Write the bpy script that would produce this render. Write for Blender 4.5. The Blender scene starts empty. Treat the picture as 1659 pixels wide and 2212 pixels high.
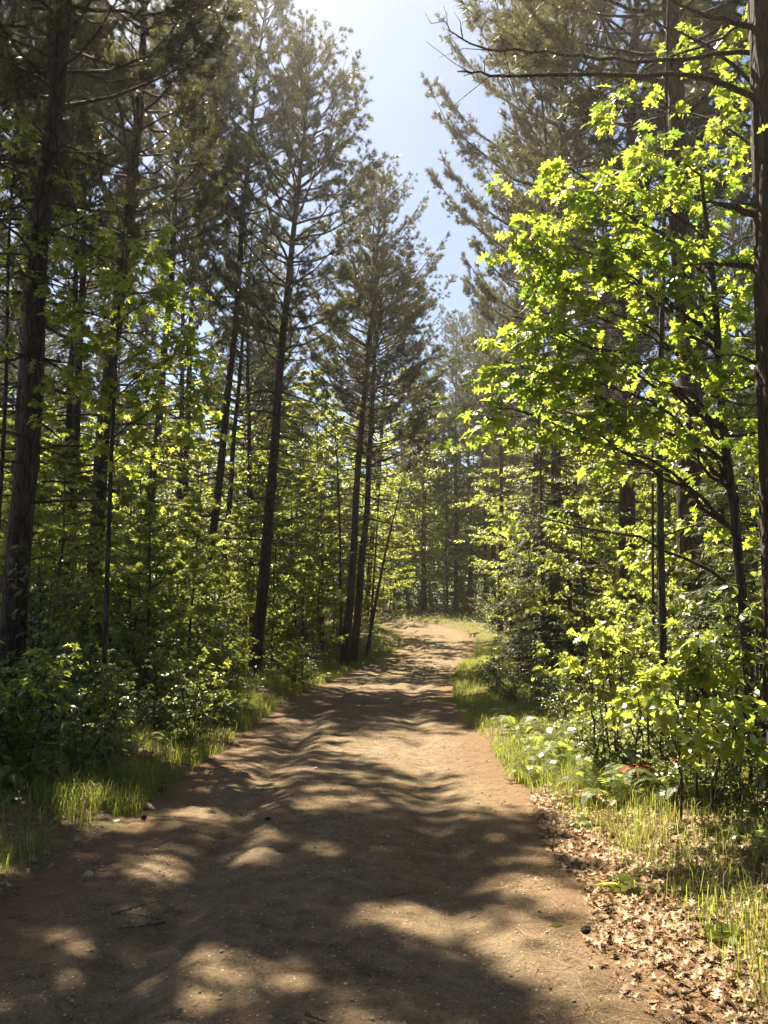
import bpy, math, random
import numpy as np
from mathutils import Matrix, Vector, Euler
R = math.radians
C = bpy.context.scene
COL = C.collection

# ------------------------------------------------------------------ camera, sky, sun, exposure
PITCH = R(6.66); EYE = 1.6
cam = bpy.data.cameras.new('camera'); camo = bpy.data.objects.new('camera', cam); COL.objects.link(camo)
camo.location = (0, 0, EYE); camo.rotation_euler = (math.pi/2 + PITCH, 0, 0)
cam.sensor_fit = 'VERTICAL'; cam.sensor_height = 24.0; cam.lens = 24.0*1790/2212
cam.clip_start = 0.05; cam.clip_end = 2000
C.camera = camo

SUN_AZ = R(-24)      # left of straight ahead
SUN_EL = R(58)
w = bpy.data.worlds.new('World'); C.world = w; w.use_nodes = True
nt = w.node_tree; bg = nt.nodes['Background']
sky = nt.nodes.new('ShaderNodeTexSky'); sky.sky_type = 'NISHITA'; sky.sun_disc = False
sky.sun_elevation = SUN_EL; sky.sun_rotation = SUN_AZ
sky.air_density = .8; sky.dust_density = .6; sky.ozone_density = .5
nt.links.new(sky.outputs[0], bg.inputs[0]); bg.inputs[1].default_value = 0.05
SUND = Vector((math.sin(SUN_AZ)*math.cos(SUN_EL), math.cos(SUN_AZ)*math.cos(SUN_EL), math.sin(SUN_EL)))
sl = bpy.data.lights.new('sun', 'SUN'); sl.energy = 5.0; sl.angle = R(0.42); sl.color = (1.0, 0.88, 0.66)
so = bpy.data.objects.new('sun', sl); COL.objects.link(so)
so.rotation_euler = SUND.to_track_quat('Z', 'Y').to_euler()
GLARE_DENSITY = .0012  # density of the air box that imitates lens glare
C.view_settings.view_transform = 'Standard'; C.view_settings.look = 'None'
C.view_settings.exposure = 1.97; C.view_settings.gamma = 1
cy = C.cycles
cy.max_bounces = 5; cy.diffuse_bounces = 2; cy.glossy_bounces = 2; cy.transmission_bounces = 4
cy.transparent_max_bounces = 4; cy.sample_clamp_indirect = 4.0
cy.caustics_reflective = False; cy.caustics_refractive = False

# ------------------------------------------------------------------ helpers
def P(vx, vy, d):
    """a point of the place, read off as a direction and a forward distance in metres"""
    u = (vx-829.5)/1790; v = (1106-vy)/1790
    cp, sp = math.cos(PITCH), math.sin(PITCH)
    t = d/(cp - v*sp)
    return np.array([t*u, d, EYE + t*(sp + v*cp)])
def proj(p):
    x, y, z = p[0], p[1], p[2]-EYE
    cp, sp = math.cos(PITCH), math.sin(PITCH)
    dep = y*cp + z*sp; up = -y*sp + z*cp
    return 829.5 + 1790*x/dep, 1106 - 1790*up/dep

def smooth(a, b, x):
    t = np.clip((x-a)/(b-a), 0, 1); return t*t*(3-2*t)
_rs = np.random.RandomState(5)
_N = [(_rs.uniform(-1, 1, 2), _rs.uniform(0, 6.28)) for _ in range(48)]
def noise(x, y, f, k=0, n=8):
    s = 0
    for i in range(n):
        d, ph = _N[(i+k) % 48]; d = d/np.linalg.norm(d)
        s = s + np.sin((x*d[0] + y*d[1])*f*(0.7+0.16*i) + ph)
    return s/n*1.6
ctrl = np.array([(-.35,-12),(-.35,-4),(-.35,4),(-.35,10),(-.22,18),(.75,28.5),(2.3,37),(2.35,45),(-.6,51.2),(-7,54),(-16,56),(-30,58)], float)
def catmull(c, n=24):
    out = []
    for i in range(len(c)-1):
        p0, p1, p2, p3 = c[max(i-1,0)], c[i], c[i+1], c[min(i+2,len(c)-1)]
        for j in range(n):
            t = j/n
            out.append(.5*((2*p1)+(-p0+p2)*t+(2*p0-5*p1+4*p2-p3)*t*t+(-p0+3*p1-3*p2+p3)*t**3))
    out.append(c[-1]); return np.array(out)
CL = catmull(ctrl)
_d = np.diff(CL, axis=0); CLT = _d/np.linalg.norm(_d, axis=1)[:, None]; CLT = np.vstack([CLT, CLT[-1]])
CLS = np.concatenate([[0], np.cumsum(np.linalg.norm(_d, axis=1))])
def road_s(x, y):
    """signed distance to the road's centreline (positive to the right)"""
    x = np.asarray(x, float); y = np.asarray(y, float); sh = x.shape
    x = x.ravel(); y = y.ravel(); out = np.empty(len(x))
    for a in range(0, len(x), 20000):
        xx = x[a:a+20000, None]; yy = y[a:a+20000, None]
        dx = xx-CL[None, :, 0]; dy = yy-CL[None, :, 1]
        q = dx*dx+dy*dy; k = np.argmin(q, axis=1); r = np.arange(len(k))
        sgn = np.sign(dx[r, k]*CLT[k, 1] - dy[r, k]*CLT[k, 0])
        out[a:a+20000] = np.sqrt(q[r, k])*np.where(sgn == 0, 1, sgn)
    return out.reshape(sh)
HW = 1.72
def prof(y):
    ys = [-50, 4, 10, 18, 24, 30, 35, 40, 46, 52, 60, 80, 400]
    zs = [0, 0, -.16, -.27, -.42, -.48, -.25, .12, .5, .86, 1.15, 1.6, 2.5]
    acc = 0
    for o in (-2, -1, 0, 1, 2): acc = acc + np.interp(y+o*1.2, ys, zs)
    return acc/5
def gz(x, y, s=None):
    x = np.asarray(x, float); y = np.asarray(y, float)
    if s is None: s = road_s(x, y)
    a = np.abs(s); near = smooth(4, 1.4, a)
    z = prof(y) + .16*smooth(1.6, 3.0, a) + .22*smooth(3.5, 9, a)
    z = z + (1-near)*(.07*noise(x, y, .9, 3) + .03*noise(x, y, 3.1, 9))
    z = z + near*(.020*noise(x, y, 1.5, 5) + .004*noise(x, y, 5, 14))
    z = z - .06*np.exp(-((s+.82+.1*noise(x*0, y, .35, 2))/.2)**2) - .055*np.exp(-((s-.78+.1*noise(x*0, y, .3, 7))/.22)**2)
    z = z + .03*np.exp(-((s+.5)/.12)**2)*(.6+.5*noise(x, y, 2.2, 20))
    return z
def g1(x, y): return float(gz(np.array([x]), np.array([y]))[0])

# ------------------------------------------------------------------ materials
def mat(name):
    m = bpy.data.materials.new(name); m.use_nodes = True
    t = m.node_tree; t.nodes.clear()
    return m, t, t.nodes, t.links
def ramp(N, L, src, stops):
    r = N.new('ShaderNodeValToRGB'); L.new(src, r.inputs[0]); e = r.color_ramp.elements
    while len(e) < len(stops): e.new(.5)
    for q, (p, c) in zip(e, stops):
        q.position = p; q.color = (*c, 1)
    return r.outputs[0]
def leaf_mat(name, stops, tstops, trans=.5, rough=.42, spec=.5, objvar=.25):
    m, t, N, L = mat(name)
    out = N.new('ShaderNodeOutputMaterial'); g = N.new('ShaderNodeNewGeometry'); oi = N.new('ShaderNodeObjectInfo')
    mix = N.new('ShaderNodeMix'); mix.data_type = 'FLOAT'; mix.inputs[0].default_value = objvar
    L.new(g.outputs['Random Per Island'], mix.inputs[2]); L.new(oi.outputs['Random'], mix.inputs[3])
    v = mix.outputs[0]
    b = N.new('ShaderNodeBsdfPrincipled'); b.inputs['Roughness'].default_value = rough
    b.inputs['Specular IOR Level'].default_value = spec
    tr = N.new('ShaderNodeBsdfTranslucent'); ms = N.new('ShaderNodeMixShader'); ms.inputs[0].default_value = trans
    L.new(ramp(N, L, v, stops), b.inputs['Base Color']); L.new(ramp(N, L, v, tstops), tr.inputs['Color'])
    L.new(b.outputs[0], ms.inputs[1]); L.new(tr.outputs[0], ms.inputs[2]); L.new(ms.outputs[0], out.inputs[0])
    return m
M = {}
M['oak'] = leaf_mat('oak_leaf', [(0,(.04,.075,.012)),(.6,(.06,.10,.018)),(.93,(.10,.12,.02)),(1,(.3,.12,.02))],
                    [(0,(.20,.34,.04)),(.35,(.46,.58,.06)),(.75,(.64,.72,.10)),(.95,(.78,.72,.14)),(1,(.8,.4,.04))], .6, .33, .7)
M['maple'] = leaf_mat('maple_leaf', [(0,(.035,.06,.012)),(.6,(.05,.085,.02)),(1,(.09,.12,.03))],
                    [(0,(.38,.46,.07)),(.6,(.56,.64,.10)),(1,(.72,.72,.16))], .58, .33, .7)
M['shrub'] = leaf_mat('shrub_leaf', [(0,(.03,.05,.014)),(.6,(.05,.08,.022)),(1,(.09,.115,.045))],
                    [(0,(.26,.34,.06)),(.6,(.38,.45,.10)),(1,(.52,.55,.18))], .42, .32, .8)
M['fern'] = leaf_mat('fern_green', [(0,(.08,.12,.03)),(1,(.16,.2,.07))], [(0,(.38,.48,.08)),(1,(.6,.66,.18))], .5, .35, .7, .6)
M['deadfern'] = leaf_mat('fern_dead', [(0,(.28,.09,.03)),(1,(.4,.16,.05))], [(0,(.4,.14,.03)),(1,(.5,.2,.06))], .4, .6, .2)
M['grass'] = leaf_mat('grass_blade', [(0,(.05,.08,.012)),(.6,(.08,.12,.02)),(1,(.3,.25,.11))],
                    [(0,(.28,.38,.04)),(.6,(.44,.52,.08)),(1,(.55,.46,.18))], .5, .45, .3)
M['needle'] = leaf_mat('pine_needle', [(0,(.03,.048,.014)),(.55,(.055,.075,.024)),(.8,(.10,.085,.035)),(1,(.16,.10,.045))],
                    [(0,(.10,.13,.03)),(.55,(.17,.19,.055)),(1,(.30,.23,.09))], .35, .35, .6, .15)
M['hemlock'] = leaf_mat('hemlock_needle', [(0,(.02,.035,.01)),(1,(.05,.065,.022))], [(0,(.06,.09,.015)),(1,(.12,.14,.03))], .25, .5, .4)
M['farleaf'] = leaf_mat('far_leaf', [(0,(.03,.05,.012)),(.6,(.06,.10,.02)),(1,(.10,.14,.03))],
                    [(0,(.22,.28,.05)),(.6,(.36,.44,.09)),(1,(.50,.54,.14))], .5, .5, .4)
M['litter'] = leaf_mat('leaf_litter', [(0,(.08,.04,.02)),(.35,(.24,.13,.06)),(.7,(.42,.29,.17)),(1,(.62,.50,.35))],
                    [(0,(.2,.1,.04)),(1,(.5,.35,.18))], .12, .5, .4)

def noise_node(N, L, vec, scale, det=4, rough=.6):
    n = N.new('ShaderNodeTexNoise'); n.inputs['Scale'].default_value = scale
    n.inputs['Detail'].default_value = det; n.inputs['Roughness'].default_value = rough
    L.new(vec, n.inputs['Vector']); return n
def mixc(N, L, f, a, b, mode='MIX'):
    m = N.new('ShaderNodeMix'); m.data_type = 'RGBA'; m.blend_type = mode
    for s, v in ((m.inputs[0], f), (m.inputs[6], a), (m.inputs[7], b)):
        if isinstance(v, (int, float)): s.default_value = v
        elif isinstance(v, tuple): s.default_value = (*v, 1)
        else: L.new(v, s)
    return m.outputs[2]
def bark_mat(name, c0, c1, c2, sc=1.0):
    m, t, N, L = mat(name)
    out = N.new('ShaderNodeOutputMaterial'); b = N.new('ShaderNodeBsdfPrincipled'); tc = N.new('ShaderNodeTexCoord')
    mp = N.new('ShaderNodeMapping'); mp.inputs['Scale'].default_value = (1, 1, .22); L.new(tc.outputs['Object'], mp.inputs[0])
    n1 = noise_node(N, L, mp.outputs[0], 22*sc, 5); n2 = noise_node(N, L, tc.outputs['Object'], 2.5, 2)
    v = N.new('ShaderNodeTexVoronoi'); v.inputs['Scale'].default_value = 10*sc; L.new(mp.outputs[0], v.inputs['Vector'])
    v.feature = 'DISTANCE_TO_EDGE'
    c = ramp(N, L, n1.outputs[0], [(.3, c0), (.55, c1), (.75, c2)])
    e = ramp(N, L, v.outputs[0], [(0, (.35,.35,.35)), (.12, (1,1,1))])
    c = mixc(N, L, 1.0, c, e, 'MULTIPLY'); c = mixc(N, L, .4, c, ramp(N, L, n2.outputs[0], [(.3, (.5,.5,.5)), (.7, (1,1,1))]), 'MULTIPLY')
    L.new(c, b.inputs['Base Color']); b.inputs['Roughness'].default_value = .85
    bp = N.new('ShaderNodeBump'); bp.inputs['Strength'].default_value = 1; bp.inputs['Distance'].default_value = .05
    ad = N.new('ShaderNodeMath'); ad.operation = 'ADD'; L.new(n1.outputs[0], ad.inputs[0]); L.new(e, ad.inputs[1])
    L.new(ad.outputs[0], bp.inputs['Height']); L.new(bp.outputs[0], b.inputs['Normal']); L.new(b.outputs[0], out.inputs[0])
    return m
M['bark'] = bark_mat('pine_bark', (.025,.016,.012), (.07,.045,.032), (.17,.115,.085))
M['bark2'] = bark_mat('grey_bark', (.035,.03,.025), (.07,.06,.05), (.13,.115,.095))
M['twig'] = bark_mat('twig_bark', (.05,.035,.025), (.10,.07,.05), (.16,.12,.09), 3)
M['stick'] = bark_mat('dead_wood', (.14,.10,.07), (.24,.18,.13), (.34,.28,.22), 3)

def dirt_mat():
    m, t, N, L = mat('sandy_dirt')
    out = N.new('ShaderNodeOutputMaterial'); b = N.new('ShaderNodeBsdfPrincipled'); tc = N.new('ShaderNodeTexCoord')
    uv = tc.outputs['UV']; ob = tc.outputs['Object']
    big = noise_node(N, L, ob, .7, 4); mid = noise_node(N, L, ob, 6, 5, .7); fine = noise_node(N, L, ob, 70, 4, .75)
    c = ramp(N, L, mid.outputs[0], [(.3, (.135,.098,.06)), (.52, (.225,.17,.108)), (.75, (.33,.26,.172))])
    c = mixc(N, L, .5, c, ramp(N, L, big.outputs[0], [(.35, (.62,.50,.42)), (.65, (1,.98,.95))]), 'MULTIPLY')
    c = mixc(N, L, .75, c, ramp(N, L, fine.outputs[0], [(.33, (.35,.32,.30)), (.5, (.95,.95,.95)), (.72, (1.25,1.2,1.15))]), 'MULTIPLY')
    # dark crumbs and pale grit
    v = N.new('ShaderNodeTexVoronoi'); v.inputs['Scale'].default_value = 38; L.new(ob, v.inputs['Vector'])
    cr = N.new('ShaderNodeMath'); cr.operation = 'LESS_THAN'; cr.inputs[1].default_value = .20; L.new(v.outputs['Distance'], cr.inputs[0])
    hs = N.new('ShaderNodeSeparateColor'); L.new(v.outputs['Color'], hs.inputs[0])
    gt = N.new('ShaderNodeMath'); gt.operation = 'GREATER_THAN'; gt.inputs[1].default_value = .5; L.new(hs.outputs[0], gt.inputs[0])
    ml = N.new('ShaderNodeMath'); ml.operation = 'MULTIPLY'; L.new(cr.outputs[0], ml.inputs[0]); L.new(gt.outputs[0], ml.inputs[1])
    cc = ramp(N, L, hs.outputs[1], [(.55, (.08,.05,.03)), (.8, (.55,.45,.34))])
    c = mixc(N, L, ml.outputs[0], c, cc)
    # orange needle litter towards the edges (UV.x is metres from the centreline)
    sx = N.new('ShaderNodeSeparateXYZ'); L.new(uv, sx.inputs[0])
    ab = N.new('ShaderNodeMath'); ab.operation = 'ABSOLUTE'; L.new(sx.outputs[0], ab.inputs[0])
    jn = N.new('ShaderNodeMath'); jn.operation = 'ADD'; L.new(ab.outputs[0], jn.inputs[0]); L.new(mid.outputs[0], jn.inputs[1])
    ef = ramp(N, L, jn.outputs[0], [(0, (0,0,0)), (1, (1,1,1))])
    mr = N.new('ShaderNodeMapRange'); mr.inputs[1].default_value = 1.65; mr.inputs[2].default_value = 2.25; L.new(jn.outputs[0], mr.inputs[0])
    c = mixc(N, L, mr.outputs[0], c, mixc(N, L, fine.outputs[0], (.08,.048,.025), (.27,.165,.09)))
    L.new(c, b.inputs['Base Color']); b.inputs['Roughness'].default_value = .92; b.inputs['Specular IOR Level'].default_value = .25
    # tyre tread bars in the two wheel tracks
    def band(cx, wd):
        a = N.new('ShaderNodeMath'); a.operation = 'SUBTRACT'; a.inputs[1].default_value = cx; L.new(sx.outputs[0], a.inputs[0])
        bq = N.new('ShaderNodeMath'); bq.operation = 'ABSOLUTE'; L.new(a.outputs[0], bq.inputs[0])
        r = N.new('ShaderNodeMapRange'); r.inputs[1].default_value = wd; r.inputs[2].default_value = wd*.6; L.new(bq.outputs[0], r.inputs[0])
        return r.outputs[0], a.outputs[0]
    hsum = None
    for cx in (-.62, .86):
        f, dx = band(cx, .10)
        k = N.new('ShaderNodeMath'); k.operation = 'ABSOLUTE'; L.new(dx, k.inputs[0])
        q = N.new('ShaderNodeMath'); q.operation = 'MULTIPLY_ADD'; q.inputs[1].default_value = .6; L.new(k.outputs[0], q.inputs[0]); L.new(sx.outputs[1], q.inputs[2])
        z = N.new('ShaderNodeMath'); z.operation = 'MULTIPLY'; z.inputs[1].default_value = 110; L.new(q.outputs[0], z.inputs[0])
        s = N.new('ShaderNodeMath'); s.operation = 'SINE'; L.new(z.outputs[0], s.inputs[0])
        g = N.new('ShaderNodeMath'); g.operation = 'MULTIPLY'; L.new(s.outputs[0], g.inputs[0]); L.new(f, g.inputs[1])
        g2 = N.new('ShaderNodeMath'); g2.operation = 'MULTIPLY'; L.new(g.outputs[0], g2.inputs[0]); L.new(big.outputs[0], g2.inputs[1])
        if hsum is None: hsum = g2.outputs[0]
        else:
            a2 = N.new('ShaderNodeMath'); L.new(hsum, a2.inputs[0]); L.new(g2.outputs[0], a2.inputs[1]); hsum = a2.outputs[0]
    b1 = N.new('ShaderNodeBump'); b1.inputs['Strength'].default_value = .35; b1.inputs['Distance'].default_value = .01; L.new(hsum, b1.inputs['Height'])
    b2 = N.new('ShaderNodeBump'); b2.inputs['Strength'].default_value = .8; b2.inputs['Distance'].default_value = .05
    L.new(mid.outputs[0], b2.inputs['Height']); L.new(b1.outputs[0], b2.inputs['Normal'])
    b3 = N.new('ShaderNodeBump'); b3.inputs['Strength'].default_value = .9; b3.inputs['Distance'].default_value = .014
    L.new(fine.outputs[0], b3.inputs['Height']); L.new(b2.outputs[0], b3.inputs['Normal'])
    L.new(b3.outputs[0], b.inputs['Normal']); L.new(b.outputs[0], out.inputs[0])
    return m
M['dirt'] = dirt_mat()
def floor_mat():
    m, t, N, L = mat('forest_floor')
    out = N.new('ShaderNodeOutputMaterial'); b = N.new('ShaderNodeBsdfPrincipled'); tc = N.new('ShaderNodeTexCoord'); ob = tc.outputs['Object']
    n1 = noise_node(N, L, ob, 1.3, 4); n2 = noise_node(N, L, ob, 30, 5, .7); n3 = noise_node(N, L, ob, 7, 3)
    c = ramp(N, L, n2.outputs[0], [(.3, (.04,.022,.012)), (.5, (.12,.07,.035)), (.7, (.27,.17,.09))])
    c = mixc(N, L, ramp(N, L, n1.outputs[0], [(.42, (0,0,0)), (.6, (.6,.6,.6))]), c, (.10,.11,.03))
    c = mixc(N, L, ramp(N, L, n3.outputs[0], [(.5, (0,0,0)), (.7, (.4,.4,.4))]), c, (.30,.24,.14))
    L.new(c, b.inputs['Base Color']); b.inputs['Roughness'].default_value = .95
    bp = N.new('ShaderNodeBump'); bp.inputs['Strength'].default_value = 1; bp.inputs['Distance'].default_value = .03
    L.new(n2.outputs[0], bp.inputs['Height']); L.new(bp.outputs[0], b.inputs['Normal']); L.new(b.outputs[0], out.inputs[0])
    return m
M['floor'] = floor_mat()
def stone_mat():
    m, t, N, L = mat('stone')
    out = N.new('ShaderNodeOutputMaterial'); b = N.new('ShaderNodeBsdfPrincipled'); tc = N.new('ShaderNodeTexCoord')
    g = N.new('ShaderNodeNewGeometry')
    n = noise_node(N, L, tc.outputs['Object'], 60, 4)
    c = mixc(N, L, .5, ramp(N, L, g.outputs['Random Per Island'], [(0, (.16,.12,.09)), (.5, (.34,.27,.2)), (1, (.55,.48,.4))]),
             ramp(N, L, n.outputs[0], [(.35, (.4,.4,.4)), (.65, (1,1,1))]), 'MULTIPLY')
    L.new(c, b.inputs['Base Color']); b.inputs['Roughness'].default_value = .8; L.new(b.outputs[0], out.inputs[0]); return m
M['stone'] = stone_mat()

# ------------------------------------------------------------------ mesh building
class MB:
    def __init__(s): s.V = []; s.F = []; s.n = 0
    def add(s, V, F):
        V = np.asarray(V, float).reshape(-1, 3); F = np.asarray(F, int)
        s.V.append(V); s.F.append(F + s.n); s.n += len(V)
    def inst(s, tm, Rm, T, S):
        tv, tf = tm; n = len(T)
        if n == 0: return
        V = np.einsum('nij,vj->nvi', Rm*np.asarray(S)[:, None, None], tv) + np.asarray(T)[:, None, :]
        F = tf[None] + (np.arange(n)*len(tv))[:, None, None]
        s.add(V.reshape(-1, 3), F.reshape(-1, tf.shape[1]))
    def tube(s, pts, rad, k=4):
        pts = np.asarray(pts, float); n = len(pts)
        t = np.gradient(pts, axis=0); t /= np.linalg.norm(t, axis=1)[:, None] + 1e-9
        ref = np.array([0, 0, 1.]) if abs(t[0, 2]) < .8 else np.array([1., 0, 0])
        a = np.cross(t, ref); a /= np.linalg.norm(a, axis=1)[:, None] + 1e-9
        b = np.cross(t, a)
        an = np.arange(k)*2*math.pi/k
        rad = np.broadcast_to(np.asarray(rad, float), (n,))
        V = pts[:, None] + rad[:, None, None]*(np.cos(an)[None, :, None]*a[:, None] + np.sin(an)[None, :, None]*b[:, None])
        i = np.arange(n-1)[:, None]*k; j = np.arange(k)[None]; jn = (j+1) % k
        F = np.stack([i+j, i+jn, i+k+jn, i+k+j], -1).reshape(-1, 4)
        s.add(V.reshape(-1, 3), F)
    def mesh(s, name, material, smooth_=False, uv=None):
        me = bpy.data.meshes.new(name)
        V = np.concatenate(s.V) if s.V else np.zeros((0, 3))
        fl = [f for f in s.F]
        lt = np.concatenate([np.full(len(f), f.shape[1]) for f in fl]); lv = np.concatenate([f.ravel() for f in fl])
        me.vertices.add(len(V)); me.vertices.foreach_set('co', V.ravel().astype(np.float32))
        me.loops.add(len(lv)); me.loops.foreach_set('vertex_index', lv.astype(np.int32))
        me.polygons.add(len(lt)); st = np.concatenate([[0], np.cumsum(lt)[:-1]])
        me.polygons.foreach_set('loop_start', st.astype(np.int32)); me.polygons.foreach_set('loop_total', lt.astype(np.int32))
        if smooth_: me.polygons.foreach_set('use_smooth', np.ones(len(lt), bool))
        if uv is not None:
            l = me.uv_layers.new(name='UVMap'); l.data.foreach_set('uv', uv[lv].ravel().astype(np.float32))
        me.materials.append(material); me.update(calc_edges=True)
        return me
    def obj(s, name, material, parent=None, smooth_=False, uv=None):
        o = bpy.data.objects.new(name, s.mesh(name, material, smooth_, uv)); COL.objects.link(o)
        if parent: o.parent = parent
        return o
def tag(o, label=None, cat=None, group=None, kind=None):
    if label: o['label'] = label
    if cat: o['category'] = cat
    if group: o['group'] = group
    if kind: o['kind'] = kind
    return o
def empty(name, loc=(0, 0, 0)):
    o = bpy.data.objects.new(name, None); COL.objects.link(o); o.location = loc; o.empty_display_size = .2; return o
KIDS = {}
def kid(root, o): KIDS.setdefault(root.name, []).append(o); return o
USED = set()
def place(proto, loc, rot=(0, 0, 0), scale=(1, 1, 1), label=None, cat=None, group=None):
    """first use moves the prototype itself, later uses copy it and each of its parts"""
    if proto.name not in USED: USED.add(proto.name); r = proto
    else:
        r = proto.copy(); COL.objects.link(r)
        for ch in KIDS.get(proto.name, []):
            c = ch.copy(); COL.objects.link(c); c.parent = r
    r.location = loc; r.rotation_euler = rot; r.scale = scale
    return tag(r, label, cat, group)

ORD = ['first','second','third','fourth','fifth','sixth','seventh','eighth','ninth','tenth','eleventh','twelfth','thirteenth','fourteenth',
       'fifteenth','sixteenth','seventeenth','eighteenth','nineteenth','twentieth','twenty-first','twenty-second','twenty-third','twenty-fourth','twenty-fifth']

# leaf templates: local y along the leaf, z its normal
def leaf(outl, mids, fold=.18, curl=.25):
    V = [(0, m) for m in mids]; nm = len(V); F = []
    for sg in (1, -1):
        idx = [0]; base = len(V)
        for (x, y) in outl: V.append((sg*x, y)); idx.append(len(V)-1)
        idx.append(nm-1); piv = 0
        ys = [0]+[o[1] for o in outl]+[mids[-1]]
        for a, b in zip(range(len(idx)-1), range(1, len(idx))):
            ym = .5*(ys[a]+ys[b])
            while piv < nm-2 and ym > .5*(mids[piv]+mids[piv+1])+.05:
                if idx[a] not in (piv, piv+1): F.append((piv, idx[a], piv+1) if sg > 0 else (piv, piv+1, idx[a]))
                piv += 1
            if len({piv, idx[a], idx[b]}) == 3: F.append((piv, idx[a], idx[b]) if sg > 0 else (piv, idx[b], idx[a]))
        while piv < nm-2:
            piv += 1
    V = np.array(V); z = fold*np.abs(V[:, 0]) - curl*V[:, 1]**2 + .0*V[:, 0]
    return np.column_stack([V[:, 0], V[:, 1], z]), np.array(F)
OAKO = [(.05,.10),(.20,.16),(.24,.13),(.16,.24),(.08,.28),(.30,.42),(.37,.40),(.36,.50),(.13,.50),(.11,.56),(.27,.74),(.33,.76),(.22,.80),(.08,.77),(.07,.90)]
OAK = [leaf(OAKO, [0, .28, .56, 1.0], .15, .2), leaf(OAKO, [0, .28, .56, 1.0], .3, .45), leaf(OAKO, [0, .28, .56, 1.0], -.1, .1)]
MAPO = [(.22,.02),(.17,.18),(.46,.34),(.24,.42),(.32,.62),(.13,.62)]
MAP = [leaf(MAPO, [0, .35, 1.0], .2, .25), leaf(MAPO, [0, .35, 1.0], .4, .4)]
OVO = [(.17,.15),(.27,.42),(.17,.75)]
OVL = [leaf(OVO, [0, .5, 1.0], .25, .3), leaf(OVO, [0, .5, 1.0], .1, .5)]
DIA = [leaf([(.3,.45)], [0, 1.0], .3, .2)]
BIG = [leaf([(.15,.03),(.34,.2),(.38,.42),(.24,.72),(.09,.92)], [0, .33, .66, 1.0], .15, .4)]

def frames(D, U):
    D = D/(np.linalg.norm(D, axis=1)[:, None]+1e-9)
    X = np.cross(D, U); X /= np.linalg.norm(X, axis=1)[:, None]+1e-9
    Z = np.cross(X, D)
    return np.stack([X, D, Z], -1)
def scatter_leaves(mb, tms, T, D, size, rg, upj=.5):
    T = np.asarray(T, float); D = np.asarray(D, float); n = len(T)
    if n == 0: return
    U = np.array([0, 0, 1.]) + rg.normal(0, upj, (n, 3)); Fm = frames(D, U)
    S = size*rg.uniform(.5, 1.25, n); k = rg.randint(0, len(tms), n)
    for i, tm in enumerate(tms):
        q = k == i
        mb.inst(tm, Fm[q], T[q], S[q])

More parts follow.
